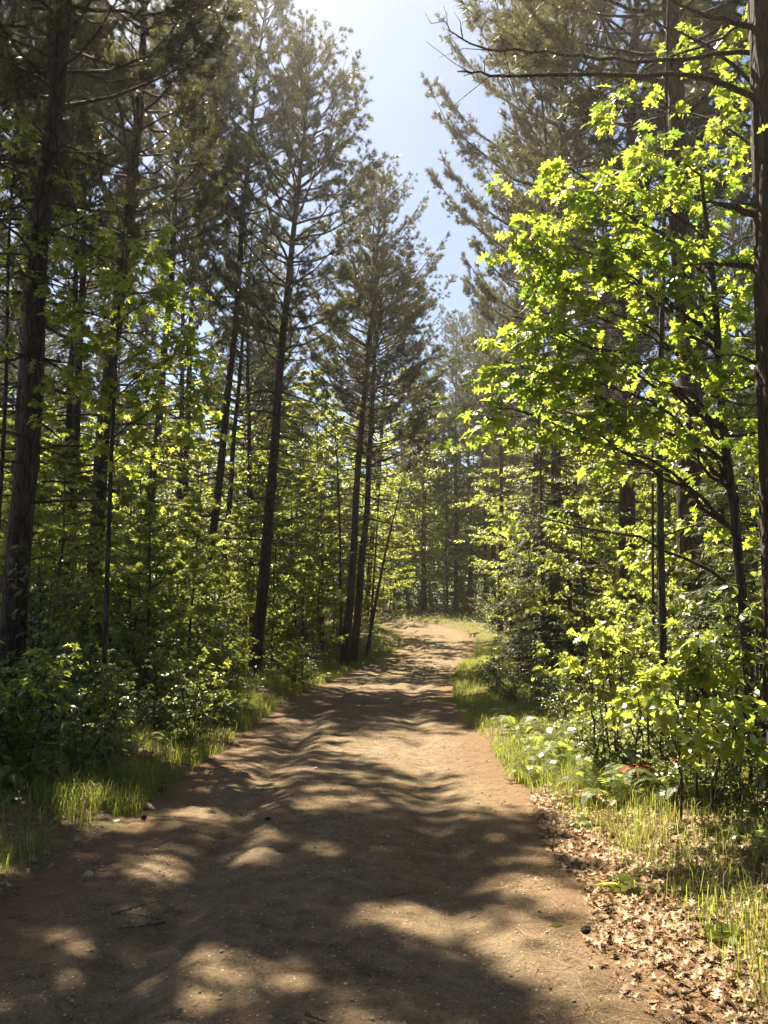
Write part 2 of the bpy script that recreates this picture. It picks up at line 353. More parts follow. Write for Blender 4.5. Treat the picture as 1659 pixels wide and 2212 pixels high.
# ------------------------------------------------------------------ pine
def tuft(rg, n, wid, ln=.155):
    V = []; F = []
    for i in range(n):
        a = rg.uniform(0, 6.28); c = rg.uniform(.25, 1.35); l = ln*rg.uniform(.75, 1.1)
        d = np.array([math.sin(c)*math.cos(a), math.cos(c), math.sin(c)*math.sin(a)])
        b = np.array([0, rg.uniform(-.06, .03), 0]); s = np.cross(d, rg.normal(size=3)); s *= wid/2/np.linalg.norm(s)
        V += [b-s, b+s, b+d*l]; F.append((3*i, 3*i+1, 3*i+2))
    return np.array(V), np.array(F)
def make_pine(seed, H=20., R0=2.8, hc=8.5, hd=3.5, needles=34, wid=.0125, dens=1.0, trunk_r=.19, near=False, topsharp=1.0):
    rg = np.random.RandomState(seed)
    root = empty('pine_tree')
    tr = MB(); n = 26
    zz = np.linspace(-.5, H-.2, n)
    bx = .05*np.sin(zz*.5+seed)+.03*np.sin(zz*1.3+2*seed); by = .05*np.cos(zz*.45+2*seed)
    bx -= np.interp(0, zz, bx); by -= np.interp(0, zz, by)
    rr = trunk_r*(1-np.clip(zz, 0, H)/H)**.75*.95+.012 + trunk_r*.35*np.exp(-np.clip(zz+.5, 0, 99)/.5)
    tr.tube(np.column_stack([bx, by, zz]), rr, 12)
    kid(root, tr.obj('trunk', M['bark'], root, True))
    br = MB(); T = []; D = []
    h = hd
    def at(z): return np.array([np.interp(z, zz, bx), np.interp(z, zz, by), z])
    while h < H-.3:
        live = h > hc
        fr = (H-h)/(H-hc) if live else 1
        Lm = R0*((min(1, fr*1.8)+.13)**.75)*(.78+.22*math.sin(min(1, fr)*3.1)) if live else R0*rg.uniform(.4, .95)
        nb = rg.randint(4, 7) if live else rg.randint(2, 6)
        a0 = rg.uniform(0, 6.28)
        for i in range(nb):
            a = a0+i*2*math.pi/nb+rg.normal(0, .25); L = Lm*rg.uniform(.6, 1.15)+.15
            if not live and rg.rand() < .3: L *= .35
            ca, sa = math.cos(a), math.sin(a); m = 7
            s = np.linspace(0, 1, m)
            up = (.6+1.1*(1-fr)**1.5) if live else rg.uniform(-.25, .15)
            sag = rg.uniform(.3, .7)*(fr if live else .6)
            zc = up*s*L*.6 - sag*L*.55*s**1.3*(1-.55*s) + (.35*L*s**3 if live else 0)
            wob = np.cumsum(rg.normal(0, .035, m))*L
            pts = at(h+rg.uniform(-.12, .12)) + np.column_stack([ca*s*L-sa*wob, sa*s*L+ca*wob, zc+np.cumsum(rg.normal(0, .012, m))*L])
            r0 = .010+.0085*L+(.004 if live else .0)
            br.tube(pts, r0*(1-s)**.8+.003, 4)
            # side twigs
            nt_ = int(L*(7.0 if live else 3.0)*dens*rg.uniform(.6, 1.3))+(2 if live else 0)
            for j in range(nt_):
                u = rg.uniform(max(.25, min(.55, fr*.7)) if live else .15, .99); q = u*(m-1); k = int(q); k = min(k, m-2); f = q-k
                p = pts[k]*(1-f)+pts[k+1]*f
                sd = 1 if rg.rand() < .5 else -1
                ang = a+sd*rg.uniform(.45, 1.1); tl = (.25+.55*(1-u)*L*.55)*rg.uniform(.6, 1.25)
                if not live: tl *= .8
                dz = rg.uniform(.0, .55) if live else rg.uniform(-.4, .2)
                dd = np.array([math.cos(ang), math.sin(ang), dz]); dd /= np.linalg.norm(dd)
                e = p+dd*tl+np.array([0, 0, .12*tl if live else -.05*tl])
                mid = (p+e)/2 - np.array([0, 0, .05*tl])
                br.tube([p, mid, e], [.006, .0045, .003], 3)
                if live:
                    T.append(e); D.append(dd+np.array([0, 0, .35]))
                    nn = int(tl/.085)
                    for w in range(nn):
                        if rg.rand() < .85:
                            g = 1-(w+1)*.085/tl
                            if g < .2: break
                            sp = rg.normal(0, .045, 3)
                            pp = p*(1-g)+e*g+sp
                            T.append(pp); D.append(dd+sp*4+np.array([0, 0, .5]))
            if live:
                T.append(pts[-1]); D.append(pts[-1]-pts[-2]+np.array([0, 0, .2]))
        h += (rg.uniform(.42, .75) if live else rg.uniform(.3, .6))
    T.append(at(H-.2)); D.append(np.array([0, 0, 1.]))
    kid(root, br.obj('branches', M['twig'], root, True))
    nd = MB(); T = np.array(T); D = np.array(D)
    ph = rg.uniform(0, 6.28, 9); q_ = np.sin(T[:, 0]*1.9+ph[0]+.8*np.sin(T[:, 2]*1.1+ph[1]))+np.sin(T[:, 1]*2.0+ph[2]+.8*np.sin(T[:, 2]*.9+ph[3]))+np.sin(T[:, 2]*2.3+ph[4]+.7*np.sin(T[:, 0]*1.7+ph[5]))+.5*np.sin(T[:, 0]*4.5+ph[6])*np.sin(T[:, 1]*4.7+ph[7])
    q_ = (q_ > (-.95 if seed in (1, 2, 5) else -.5)) | (T[:, 2] > H*.87); T, D = T[q_], D[q_]
    tms = [tuft(rg, needles, wid) for _ in range(5)]
    Fm = frames(D, rg.normal(size=(len(D), 3))); S = rg.uniform(.75, 1.25, len(D)); k = rg.randint(0, 5, len(D))
    for i in range(5):
        nd.inst(tms[i], Fm[k == i], T[k == i], S[k == i])
    kid(root, nd.obj('needles', M['needle'], root))
    root['H'] = H; del root['H']
    return root

# ------------------------------------------------------------------ deciduous
def make_sapling(seed, H=6., Rr=1.5, nleaf=2600, size=.10, tms=None, material='maple', name='maple_sapling', stem_r=.035, h0=.25, layered=True, bark='bark2'):
    rg = np.random.RandomState(seed); root = empty(name); tms = tms or MAP
    st = MB(); zz = np.linspace(-.1, H, 12)
    bx = np.cumsum(rg.normal(0, .035, 12))*H*.12; by = np.cumsum(rg.normal(0, .035, 12))*H*.12; bx -= bx[0]; by -= by[0]
    st.tube(np.column_stack([bx, by, zz]), stem_r*(1-np.clip(zz/H, 0, 1))**.7+.004, 6)
    kid(root, st.obj('trunk', M[bark], root, True))
    br = MB(); T = []; D = []
    nb = int(10+H*4); per = nleaf/nb
    for i in range(nb):
        u = h0+(1-h0)*((i+rg.rand())/nb); z = u*H
        shape = math.sin(math.pi*min(1, (u-h0)/(1-h0)*.82+.22))**.8
        L = Rr*shape*rg.uniform(.55, 1.15)+.15; a = i*2.4+rg.normal(0, .3)
        p0 = np.array([np.interp(z, zz, bx), np.interp(z, zz, by), z]); m = 6; s = np.linspace(0, 1, m)
        rise = rg.uniform(.15, .7)
        pts = p0+np.column_stack([math.cos(a)*s*L, math.sin(a)*s*L, rise*L*s-.45*rise*L*s*s])+np.cumsum(rg.normal(0, .03, (m, 3)), 0)*L
        br.tube(pts, (.006+.006*L)*(1-s)**.8+.002, 4)
        ns = max(3, int(per/6))
        for j in range(ns):
            uu = rg.uniform(.2, 1)**.8; q = uu*(m-1); k = min(int(q), m-2); f = q-k; p = pts[k]*(1-f)+pts[k+1]*f
            an = a+rg.normal(0, .9); tl = rg.uniform(.12, .4)*(.5+L*.35)
            dd = np.array([math.cos(an), math.sin(an), rg.normal(.05, .18 if layered else .45)])
            e = p+dd*tl
            if j % 2 == 0: br.tube([p, (p+e)/2+[0, 0, .01], e], [.004, .003, .0015], 3)
            for w in range(6):
                g = rg.uniform(.3, 1.0); pp = p*(1-g)+e*g
                aa = an+rg.normal(0, 1.0)
                T.append(pp+rg.normal(0, .02, 3)); D.append([math.cos(aa), math.sin(aa), rg.normal(-.35, .3)])
    kid(root, br.obj('branches', M['twig'], root))
    lf = MB(); scatter_leaves(lf, tms, T, D, size, rg, .45 if layered else .8)
    kid(root, lf.obj('leaves', M[material], root))
    return root
def make_shrub(seed, H=1.4, Rr=.9, nleaf=900, size=.07, tms=None, material='shrub', name='shrub', nst=8):
    rg = np.random.RandomState(seed); root = empty(name); tms = tms or OVL
    st = MB(); T = []; D = []
    for i in range(nst):
        a = rg.uniform(0, 6.28); lean = rg.uniform(.1, 1.)*Rr; hh = H*rg.uniform(.6, 1.05)
        s = np.linspace(0, 1, 6)
        b0 = rg.uniform(-.12, .12, 2)
        pts = np.column_stack([b0[0]+math.cos(a)*lean*s**1.4, b0[1]+math.sin(a)*lean*s**1.4, hh*s**.85-.06])+np.cumsum(rg.normal(0, .012, (6, 3)), 0)
        st.tube(pts, .007*(1-s)+.003, 4)
        for j in range(max(2, int(nleaf/nst/7))):
            u = rg.uniform(.22, 1); q = u*5; k = min(int(q), 4); f = q-k; p = pts[k]*(1-f)+pts[k+1]*f
            an = rg.uniform(0, 6.28); tl = rg.uniform(.1, .34)*(H*.5+.3)
            e = p+np.array([math.cos(an), math.sin(an), rg.uniform(-.1, .6)])*tl
            st.tube([p, (p+e)/2, e], [.003, .0025, .0015], 3)
            for w in range(7):
                g = rg.uniform(.25, 1.05); aa = an+rg.normal(0, 1.1)
                T.append(p*(1-g)+e*g); D.append([math.cos(aa), math.sin(aa), rg.normal(-.1, .35)])
    kid(root, st.obj('stems', M['twig'], root))
    lf = MB(); scatter_leaves(lf, tms, T, D, size, rg, .5)
    kid(root, lf.obj('leaves', M[material], root))
    return root
def make_fern(seed, n=8, L=.75, material='fern', name='fern'):
    rg = np.random.RandomState(seed); root = empty(name)
    fr = MB(); stm = MB()
    for i in range(n):
        a = i*2*math.pi/n+rg.normal(0, .35); l = L*rg.uniform(.7, 1.1); s = np.linspace(0, 1, 9)
        rise = rg.uniform(.9, 1.9)
        pts = np.column_stack([math.cos(a)*l*s*.9, math.sin(a)*l*s*.9, l*(rise*s-.85*rise*s**2.2)-.02])
        stm.tube(pts, .004*(1-s)+.0012, 3)
        m = 22; us = np.linspace(.22, .99, m); side = np.array([-math.sin(a), math.cos(a), 0])
        for u in us:
            q = u*8; k = min(int(q), 7); f = q-k; p = pts[k]*(1-f)+pts[k+1]*f; t = pts[k+1]-pts[k]; t /= np.linalg.norm(t)
            wl = l*.30*(1-u)**.75*min(1, (u-.12)*5)+.012; ww = l*.77/m*.62
            for sg in (1, -1):
                d = side*sg+t*.35+np.array([0, 0, -.18]); d /= np.linalg.norm(d)
                V = [p-t*ww*.6, p+d*wl*.55-t*ww, p+d*wl, p+d*wl*.55+t*ww, p+t*ww*.6]
                fr.add(V, [(0, 1, 3), (0, 3, 4)] if sg > 0 else [(0, 3, 1), (0, 4, 3)]); fr.F[-1] = np.vstack([fr.F[-1], [fr.n-4, fr.n-3, fr.n-2]])
    kid(root, fr.obj('fronds', M[material], root)); kid(root, stm.obj('stalks', M['twig'], root))
    return root
def make_hemlock(seed, H=5., Rr=1.1, h0=.5, name='hemlock_tree'):
    rg = np.random.RandomState(seed); root = empty(name)
    st = MB(); zz = np.linspace(-.2, H, 10); st.tube(np.column_stack([zz*0, zz*0, zz]), .05*(1-np.clip(zz/H, 0, 1))+.006, 8)
    kid(root, st.obj('trunk', M['bark'], root, True)); br = MB(); T = []; D = []
    h = h0
    while h < H:
        fr = (H-h)/(H-h0)
        for i in range(rg.randint(3, 6)):
            a = rg.uniform(0, 6.28); L = Rr*(fr**.55)*rg.uniform(.6, 1.15)+.1; s = np.linspace(0, 1, 5)
            pts = np.array([0, 0, h])+np.column_stack([math.cos(a)*L*s, math.sin(a)*L*s, L*(.12*s-.35*s**2)])
            br.tube(pts, (.003+.006*L)*(1-s)+.002, 3)
            for j in range(int(L*17)+3):
                u = rg.uniform(.12, 1); p = pts[0]+(pts[-1]-pts[0])*u; p[2] = np.interp(u, s, pts[:, 2])
                an = a+rg.choice([-1, 1])*rg.uniform(.5, 1.2); tl = rg.uniform(.12, .34)*(1.2-u*.6)
                d = np.array([math.cos(an), math.sin(an), rg.normal(-.25, .15)]); e = p+d*tl
                for g in np.arange(.05, 1.01, .16):
                    for sg in (-1, 1):
                        aa = an+sg*rg.uniform(.6, 1.1)
                        T.append(p*(1-g)+e*g); D.append([math.cos(aa), math.sin(aa), rg.normal(-.2, .2)])
        h += rg.uniform(.10, .2)
    kid(root, br.obj('branches', M['twig'], root)); lf = MB()
    scatter_leaves(lf, [leaf([(.11,.5)], [0, 1.0], .1, .2)], T, D, .085, rg, .3)
    kid(root, lf.obj('needles', M['hemlock'], root)); return root

# ------------------------------------------------------------------ ground and road
def build_ground():
    nu, nv = 420, 560
    u = np.linspace(-1, 1, nu); x = 9*u+ 16*u**3+375*u**9
    v = np.linspace(0, 1, nv); y = -14+52*v+40*v**3+ 330*v**12 - 0
    X, Y = np.meshgrid(x, y); s = road_s(X, Y)
    Z = gz(X, Y, s)
    edge = HW+.12*noise(X, Y, 2.3, 11)+.06*noise(X, Y, 7, 17)
    Z = Z-.07*smooth(edge+.10, edge-.25, np.abs(s))
    mb = MB(); i = np.arange(nv-1)[:, None]*nu; j = np.arange(nu-1)[None]
    F = np.stack([i+j, i+j+1, i+nu+j+1, i+nu+j], -1).reshape(-1, 4)
    mb.add(np.stack([X, Y, Z], -1).reshape(-1, 3), F)
    tag(mb.obj('ground', M['floor'], None, True), kind='structure')
def build_road():
    # rows along the centreline
    tot = CLS[-1]; ss = [5.0]
    while ss[-1] < tot-.5: ss.append(ss[-1]+ .03+ .0035*max(0, ss[-1]-14))
    ss = np.array(ss)
    cx = np.interp(ss, CLS, CL[:, 0]); cyy = np.interp(ss, CLS, CL[:, 1])
    tx = np.gradient(cx, ss); ty = np.gradient(cyy, ss); ln = np.hypot(tx, ty); tx /= ln; ty /= ln
    k = np.ones(25)/25; tx = np.convolve(np.pad(tx, 12, 'edge'), k, 'valid'); ty = np.convolve(np.pad(ty, 12, 'edge'), k, 'valid')
    lat = np.linspace(-2.35, 2.35, 120)
    X = cx[:, None]+ty[:, None]*lat[None]; Y = cyy[:, None]-tx[:, None]*lat[None]
    s = np.broadcast_to(lat[None], X.shape)
    Z = gz(X, Y, s); fade = smooth(9, 4, np.abs(Y-6))
    Z = Z+.008*noise(X, Y, 19, 4)+.006*noise(X, Y, 37, 8)+.003*noise(X, Y, 71, 15)+.003*noise(X*2.2, Y*.6, 8, 27)+.008*noise(X*1.6, Y*.5, 4, 21)*np.exp(-(s/1.2)**2)
    edge = HW+.12*noise(X, Y, 2.3, 11)+.06*noise(X, Y, 7, 17)
    Z = Z-.09*smooth(edge-.08, edge+.3, np.abs(s))
    nu = len(lat); nv = len(ss); mb = MB(); i = np.arange(nv-1)[:, None]*nu; j = np.arange(nu-1)[None]
    F = np.stack([i+j, i+j+1, i+nu+j+1, i+nu+j], -1).reshape(-1, 4)
    mb.add(np.stack([X, Y, Z], -1).reshape(-1, 3), F)
    uv = np.stack([s, np.broadcast_to(ss[:, None], s.shape)], -1).reshape(-1, 2)
    tag(mb.obj('dirt_road', M['dirt'], None, True, uv), kind='structure')
build_ground(); build_road()

# ------------------------------------------------------------------ pines
# prototypes
PP = [make_pine(1, R0=2.7, hc=9.0, hd=3.0),
      make_pine(2, R0=2.4, hc=8.0, hd=3.5),
      make_pine(3, R0=3.0, hc=10., hd=4.5),
      make_pine(4, R0=2.5, hc=11., hd=4.0),
      make_pine(5, R0=4.1, hc=8.0, hd=4.5, dens=1.0),
      make_pine(6, R0=2.6, hc=9.5, hd=9.0),
      make_pine(7, R0=3.7, hc=8.5, hd=3.5)]
def pine(k, A, B, d, H, dia, label, group='red pines along the road', rz=0.0, dB=None):
    a = P(*A, d); b = P(*B, d)
    sl = (b[0]-a[0])/(b[2]-a[2])
    x0 = a[0]; z0 = g1(x0, d)
    for _ in range(3): x0 = a[0]+(z0-a[2])*sl; z0 = g1(x0, d)
    q = Matrix.Rotation(math.atan(sl), 4, 'Y') @ Matrix.Rotation(rz, 4, 'Z')
    return place(PP[k], (x0, d, z0), q.to_euler(), (dia/.36, dia/.36*(1 if abs(dia/.36-1) < .5 else 1), H/20), label, 'tree', group)
pines = [
 (0, (50,1163), (140,120), 12.5, 21, .36, 'thick dark pine trunk nearest the left edge, rising out of shaded brush', .4),
 (3, (66,500), (88,150), 22, 21, .32, 'dark pine just behind the thick trunk at the left edge'),
 (2, (158,700), (174,300), 25, 20, .26, 'slim dark pine between the thick left trunk and the long leaning one'),
 (1, (212,1200), (316,20), 18, 21, .35, 'tall straight pine leaning right, its trunk reaching the top of the photo', 1.1),
 (2, (361,665), (396,230), 26, 23, .29, 'dark pine right of the long leaning trunk, thin bare side branches', .393),
 (3, (413,750), (428,400), 31, 27, .26, 'thin dark pine trunk in the gap between two crowns left of centre', 2.2),
 (3, (460,1163), (514,600), 28, 25, .30, 'pine with a slender leaning trunk standing in bright brush left of the foremost verge pine'),
 (5, (487,1148), (514,840), 34, 19, .26, 'thinner pine close behind the slender leaning trunk left of the foremost verge pine', .7),
 (0, (556,1372), (641,430), 25, 20.1, .35, 'pine with clear trunk standing on the left verge, full crown reaching into the sky gap', 2.0),
 (0, (752,1340), (779,1000), 30, 18.4, .30, 'left trunk of the close pair of pines where the road narrows', 1.2),
 (6, (770,1340), (791,1040), 31, 15.5, .30, 'right trunk of the close pair of pines where the road narrows', 2.9),
 (6, (800,1200), (850,600), 44, 19, .28, 'pine behind the close pair, its crown against the low end of the sky gap', 3.3),
 (1, (917,1295), (916,1072), 60, 17, .38, 'lone brown pine trunk straight beyond the bend of the road', .2),
 (2, (1015,1275), (1013,1130), 62, 17, .30, 'thin pine trunk right of the lone brown trunk beyond the bend', 1.9),
 (5, (1051,1282), (1048,1130), 56, 17, .29, 'dark slim pine trunk left of the one on the right verge at the bend', 2.7),
 (3, (1067,1280), (1065,1130), 58, 17, .24, 'thinnest pine trunk squeezed beside the verge pine at the bend', 3.8),
 (5, (1081,1335), (1080,1042), 41, 17.5, .27, 'bare straight pine trunk on the right verge where the road bends', 1.4),
 (4, (1195,1300), (1216,50), 24, 24, .33, 'big broad pine whose branches reach into the sky gap from the right', 0.5),
 (2, (1158,650), (1163,300), 31, 21, .30, 'pine trunk close left behind the broad pine, seen through its branches', .9),
 (3, (1174,650), (1176,300), 35, 20, .24, 'slimmer pine tucked between two trunks behind the broad pine', 2.1),
 (0, (1349,1200), (1370,50), 19, 21, .40, 'pine with bare trunk rising behind the bright oak leaves right of centre', 1.7),
 (3, (985,1290), (985,900), 60, 21.5, .34, 'pine beyond the bend, its crown closing the low end of the sky gap', 1.0),
 (2, (1066,1290), (1064,900), 53, 20, .32, 'pine right of the bend with its crown below the right sky edge', 4.0),
 (1, (1500,1350), (1452,50), 13.5, 21, .44, 'stout brown-black pine trunk behind the bright oak, second from the right edge', 2.4),
]
for k, A, B, d, H, dia, lab, *rz in pines:
    pine(k, A, B, d, H, dia, lab, rz=rz[0] if rz else 0)
# edge pines, some added past the frame for shade, and the deep woods
rg = np.random.RandomState(77)
edge_p = [(-7.6,13.6,21,.33,4), (-6.9,10.3,21,.36,0), (-9.2,17.8,21,.33,0), (-10.5,19,21,.33,0), (-9.2,24.5,20,.3,3), (-13,29,20,.3,1), (-8.3,33,20,.28,2), (-12,38,20,.3,0), (-5.8,37,19,.28,1), (-6.5,44,19,.28,3),
          (10.6,27,21,.32,1), (13.5,21.5,20,.33,3), (9,33,20,.3,2), (14.5,33,20,.3,0), (11.5,41,20,.3,3), (7.6,49,19,.28,1),(9.4,17.5,21,.34,2)]
lf_ = sorted([e for e in edge_p if e[0] < 0], key=lambda e: proj((e[0], e[1], 5))[0]); rt_ = sorted([e for e in edge_p if e[0] > 0], key=lambda e: proj((e[0], e[1], 5))[0])
for L_, txt in ((lf_, 'dark pine in the second row of the left woods, %s from the left'), (rt_, 'dark pine in the second row of the right woods, %s from the left')):
    for i, (x, y, H, dia, k) in enumerate(L_):
        place(PP[k], (x, y, g1(x, y)), (0, R(rg.uniform(-1, 4)), rg.uniform(0, 6.28)+(2.749 if abs(x+7.6) < .01 else 0)), (dia/.36, dia/.36, H/20), txt % ORD[i], 'tree', 'pines in the second row of the woods')
n = 0; pts_ = []
while n < 75:
    y = rg.uniform(40, 105); x = rg.uniform(-.62, .62)*y
    s = road_s(np.array([x]), np.array([y]))[0]
    if abs(s) < 4.5 or (-6 < x < 9 and y < 68) or (y > 60 and rg.rand() < .35): continue
    if any((x-a)**2+(y-b)**2 < 3.5**2 for a, b in pts_): continue
    cx_ = proj((x, y, 10))[0]
    hh = rg.uniform(15, 19)*(1 if abs(cx_-930) > 130 else .72)
    pts_.append((x, y)); n += 1
    place(PP[rg.randint(0, 4)], (x, y, g1(x, y)), (0, R(rg.uniform(-2, 3)), rg.uniform(0, 6.28)), (.85, .85, hh/20),
          'thin straight pine deep in the far woods, one of many alike', 'tree', 'pines deep in the far woods')

rg = np.random.RandomState(99); q_ = []  # unseen pines behind the camera, added to block sky light
while len(q_) < 24:
    y = rg.uniform(-20, 5); x = rg.uniform(-13, 13)
    if abs(x+.3) < 2.6 or math.hypot(x, y) < 3.5 or (y > -1 and abs(x) < 4.5) or any((x-a)**2+(y-b)**2 < 9 for a, b in q_): continue
    q_.append((x, y))
    place(PP[4], (x, y, g1(x, y)), (0, 0, rg.uniform(0, 6.28)), (1.1, 1.1, rg.uniform(.9, 1.1)), 'unseen pine added behind the camera to block sky light', 'tree', 'unseen pines added to block sky light')

# the near pine at the right edge, with long bare branches built for it
def near_pine():
    rg = np.random.RandomState(31); root = empty('pine_tree', (0, 0, 0)); d = 7.0
    a = P(1703, 1300, d); b = P(1658, 50, d); sl = (b[0]-a[0])/(b[2]-a[2])
    z0 = g1(a[0], d); x0 = a[0]+(z0-a[2])*sl
    root.location = (x0, d, z0)
    def ax(z): return np.array([sl*z, 0, z])
    tr = MB(); zz = np.linspace(-.4, 17, 140); K = 40; V = []
    for z in zz:
        r = .215*(1-max(z, 0)/24)+.08*math.exp(-max(z+.4, 0)/.5)
        for i in range(K):
            an = i*2*math.pi/K
            rr = r*(1+.05*math.sin(an*9+2.2*math.sin(z*1.9))+.035*math.sin(an*17-z*4)+.03*math.sin(z*9+an*5)+rg.normal(0, .012))
            c = ax(z); V.append((c[0]+rr*math.cos(an), rr*math.sin(an), z))
    i = np.arange(len(zz)-1)[:, None]*K; j = np.arange(K)[None]
    tr.add(V, np.stack([i+j, i+(j+1) % K, i+K+(j+1) % K, i+K+j], -1).reshape(-1, 4))
    tr.obj('trunk', M['bark'], root, True)
    def W(vx, vy, dd): return P(vx, vy, dd)-np.array([x0, d, z0])
    paths = [
      ([(1650,215,7.0),(1570,185,7.0),(1480,163,6.9),(1290,163,6.9),(1100,163,6.8),(1035,158,6.8),(988,155,6.7)], .030),
      ([(1650,110,7.1),(1570,115,7.2),(1470,128,7.3),(1330,130,7.5),(1180,112,7.6),(1060,108,7.7),(985,75,7.8),(955,40,7.8)], .026),
      ([(1640,60,7.0),(1560,40,6.9),(1490,20,6.8),(1420,-20,6.8)], .03),
      ([(1660,475,7.1),(1590,450,7.0),(1545,438,7.0),(1508,432,7.0)], .040),
      ([(1665,600,7.1),(1600,575,7.1),(1540,570,7.1),(1470,572,7.1)], .034),
      ([(1650,210,7.1),(1560,120,7.3),(1440,60,7.6),(1370,30,7.8)], .022),
      ([(1640,20,7.1),(1560,80,7.4),(1450,120,7.8),(1330,190,8.2),(1250,260,8.4),(1200,310,8.5)], .018),
      ([(1655,330,7.2),(1540,260,7.6),(1440,245,8.0),(1340,270,8.4)], .016),
      ([(1670,800,7.1),(1590,770,7.2),(1500,775,7.4)], .022)]
    for p, r in paths:
        br = MB()
        q = np.array([W(*c) for c in p]); q = catmull(q, 4); m = len(q)
        q[1:-1] += rg.normal(0, .008, (m-2, 3))
        br.tube(q, r*(1-np.linspace(0, .82, m)), 8)
        L = np.sum(np.linalg.norm(np.diff(q, axis=0), axis=1))
        for t in range(int(L*4.5)):
            i = rg.randint(m//4, m-1); di = q[min(i+1, m-1)]-q[i-1]; di /= np.linalg.norm(di)
            e = di*rg.uniform(.5, 1)+rg.normal(0, .6, 3); e /= np.linalg.norm(e); tl = rg.uniform(.08, .5)
            br.tube([q[i], q[i]+e*tl*.5+rg.normal(0, .02, 3), q[i]+e*tl+rg.normal(0, .05, 3)], [.006, .004, .002], 3)
        br.obj('bare_branch', M['twig'], root, True)
    # live crown high above
    nd = MB(); cb = MB(); T = []; D = []
    for h in np.arange(9.5, 17, .4):
        for i in range(5):
            a = rg.uniform(0, 6.28); L = rg.uniform(1.2, 2.8)*(1-(h-9.5)/10); s = np.linspace(0, 1, 6)
            pts = ax(h)+np.column_stack([math.cos(a)*L*s, math.sin(a)*L*s, .15*L*s*s])
            cb.tube(pts, .03*(1-s)+.004, 4)
            for j in range(int(L*18)):
                u = rg.uniform(.3, 1); p = ax(h)+(pts[-1]-pts[0])*u+rg.normal(0, .16, 3); T.append(p); D.append([math.cos(a), math.sin(a), .8])
    T = np.array(T); D = np.array(D, float)+rg.normal(0, .4, (len(T), 3)); tm = tuft(rg, 22, .009)
    nd.inst(tm, frames(D, rg.normal(size=(len(D), 3))), T, rg.uniform(.8, 1.3, len(T)))
    cb.obj('crown_branches', M['twig'], root); nd.obj('needles', M['needle'], root)
    tag(root, 'thickest rough-barked pine at the right edge with long bare branches reaching left', 'tree', 'red pines along the road')
near_pine()

# ------------------------------------------------------------------ oaks built from limbs and leafy sprays
def blob_tree(name, seed, trunk, blobs, nper, size, tms, material, label, cat='tree', group=None, stem=.03, droop=.5, leafn=7, bark='bark2', multi=False):
    rg = np.random.RandomState(seed); base = np.array(trunk[0], float); base[2] = g1(base[0], base[1])
    root = empty(name, tuple(base)); tk = np.array([np.array(p, float)-base for p in trunk]); tk[0, 2] = -.1
    tk = catmull(tk, 8); s = np.linspace(0, 1, len(tk)); tb = MB(); tb.tube(tk, stem*(1-s)**.8+.006, 8); tb.obj('trunk', M[bark], root, True)
    T = []; D = []
    for (c, r, k) in blobs:
        br = MB()
        c = np.array(c)-base; r = np.broadcast_to(np.array(r, float), (3,))
        dd = np.linalg.norm(tk-c, axis=1)+np.abs(tk[:, 2]-(c[2]-.35*dd_min(tk, c)))*.8; i = int(np.argmin(dd)); p = tk[i]
        if multi: p = np.array([rg.normal(0, .10)+c[0]*.25, rg.normal(0, .08)+c[1]*.25, -.05])
        L = np.linalg.norm(c-p); q = np.array([p, p*.6+c*.4+([0, 0, .10*L] if not multi else [-.08*c[0], .0, .16*L]), c+[0, 0, .05*L]]); q = catmull(q, 5); q[1:-1] += rg.normal(0, .012*L, (len(q)-2, 3))
        br.tube(q, (.006+.007*L)*(1-np.linspace(0, .75, len(q))), 5)
        n_ = int(nper*k)
        for j in range(n_):
            o = rg.normal(0, .5, 3)*r; e = c+o
            st_ = q[rg.randint(len(q)//2, len(q))]; st2 = st_*.45+e*.55+rg.normal(0, .03, 3)
            if j % 2 == 0: br.tube([st_, st2+[0, 0, .04], e], [.005, .0035, .002], 3)
            dirv = e-st_; a0 = math.atan2(dirv[1], dirv[0])
            for w in range(leafn):
                a = a0+rg.normal(0, 1.15); T.append(e+rg.normal(0, .035, 3)-dirv*.12*rg.rand()); D.append([math.cos(a), math.sin(a), -abs(rg.normal(droop, .4))+.15])
        br.obj('branch', M['twig'], root, True)
    lf = MB(); scatter_leaves(lf, tms, T, D, size, rg, .55); lf.obj('leaves', M[material], root)
    return tag(root, label, cat, group)
def dd_min(tk, c): return float(np.min(np.linalg.norm(tk-c, axis=1)))
def B(vx, vy, d, r, k=1): return (P(vx, vy, d), r, k)
def V3(vx, vy, d): return P(vx, vy, d)

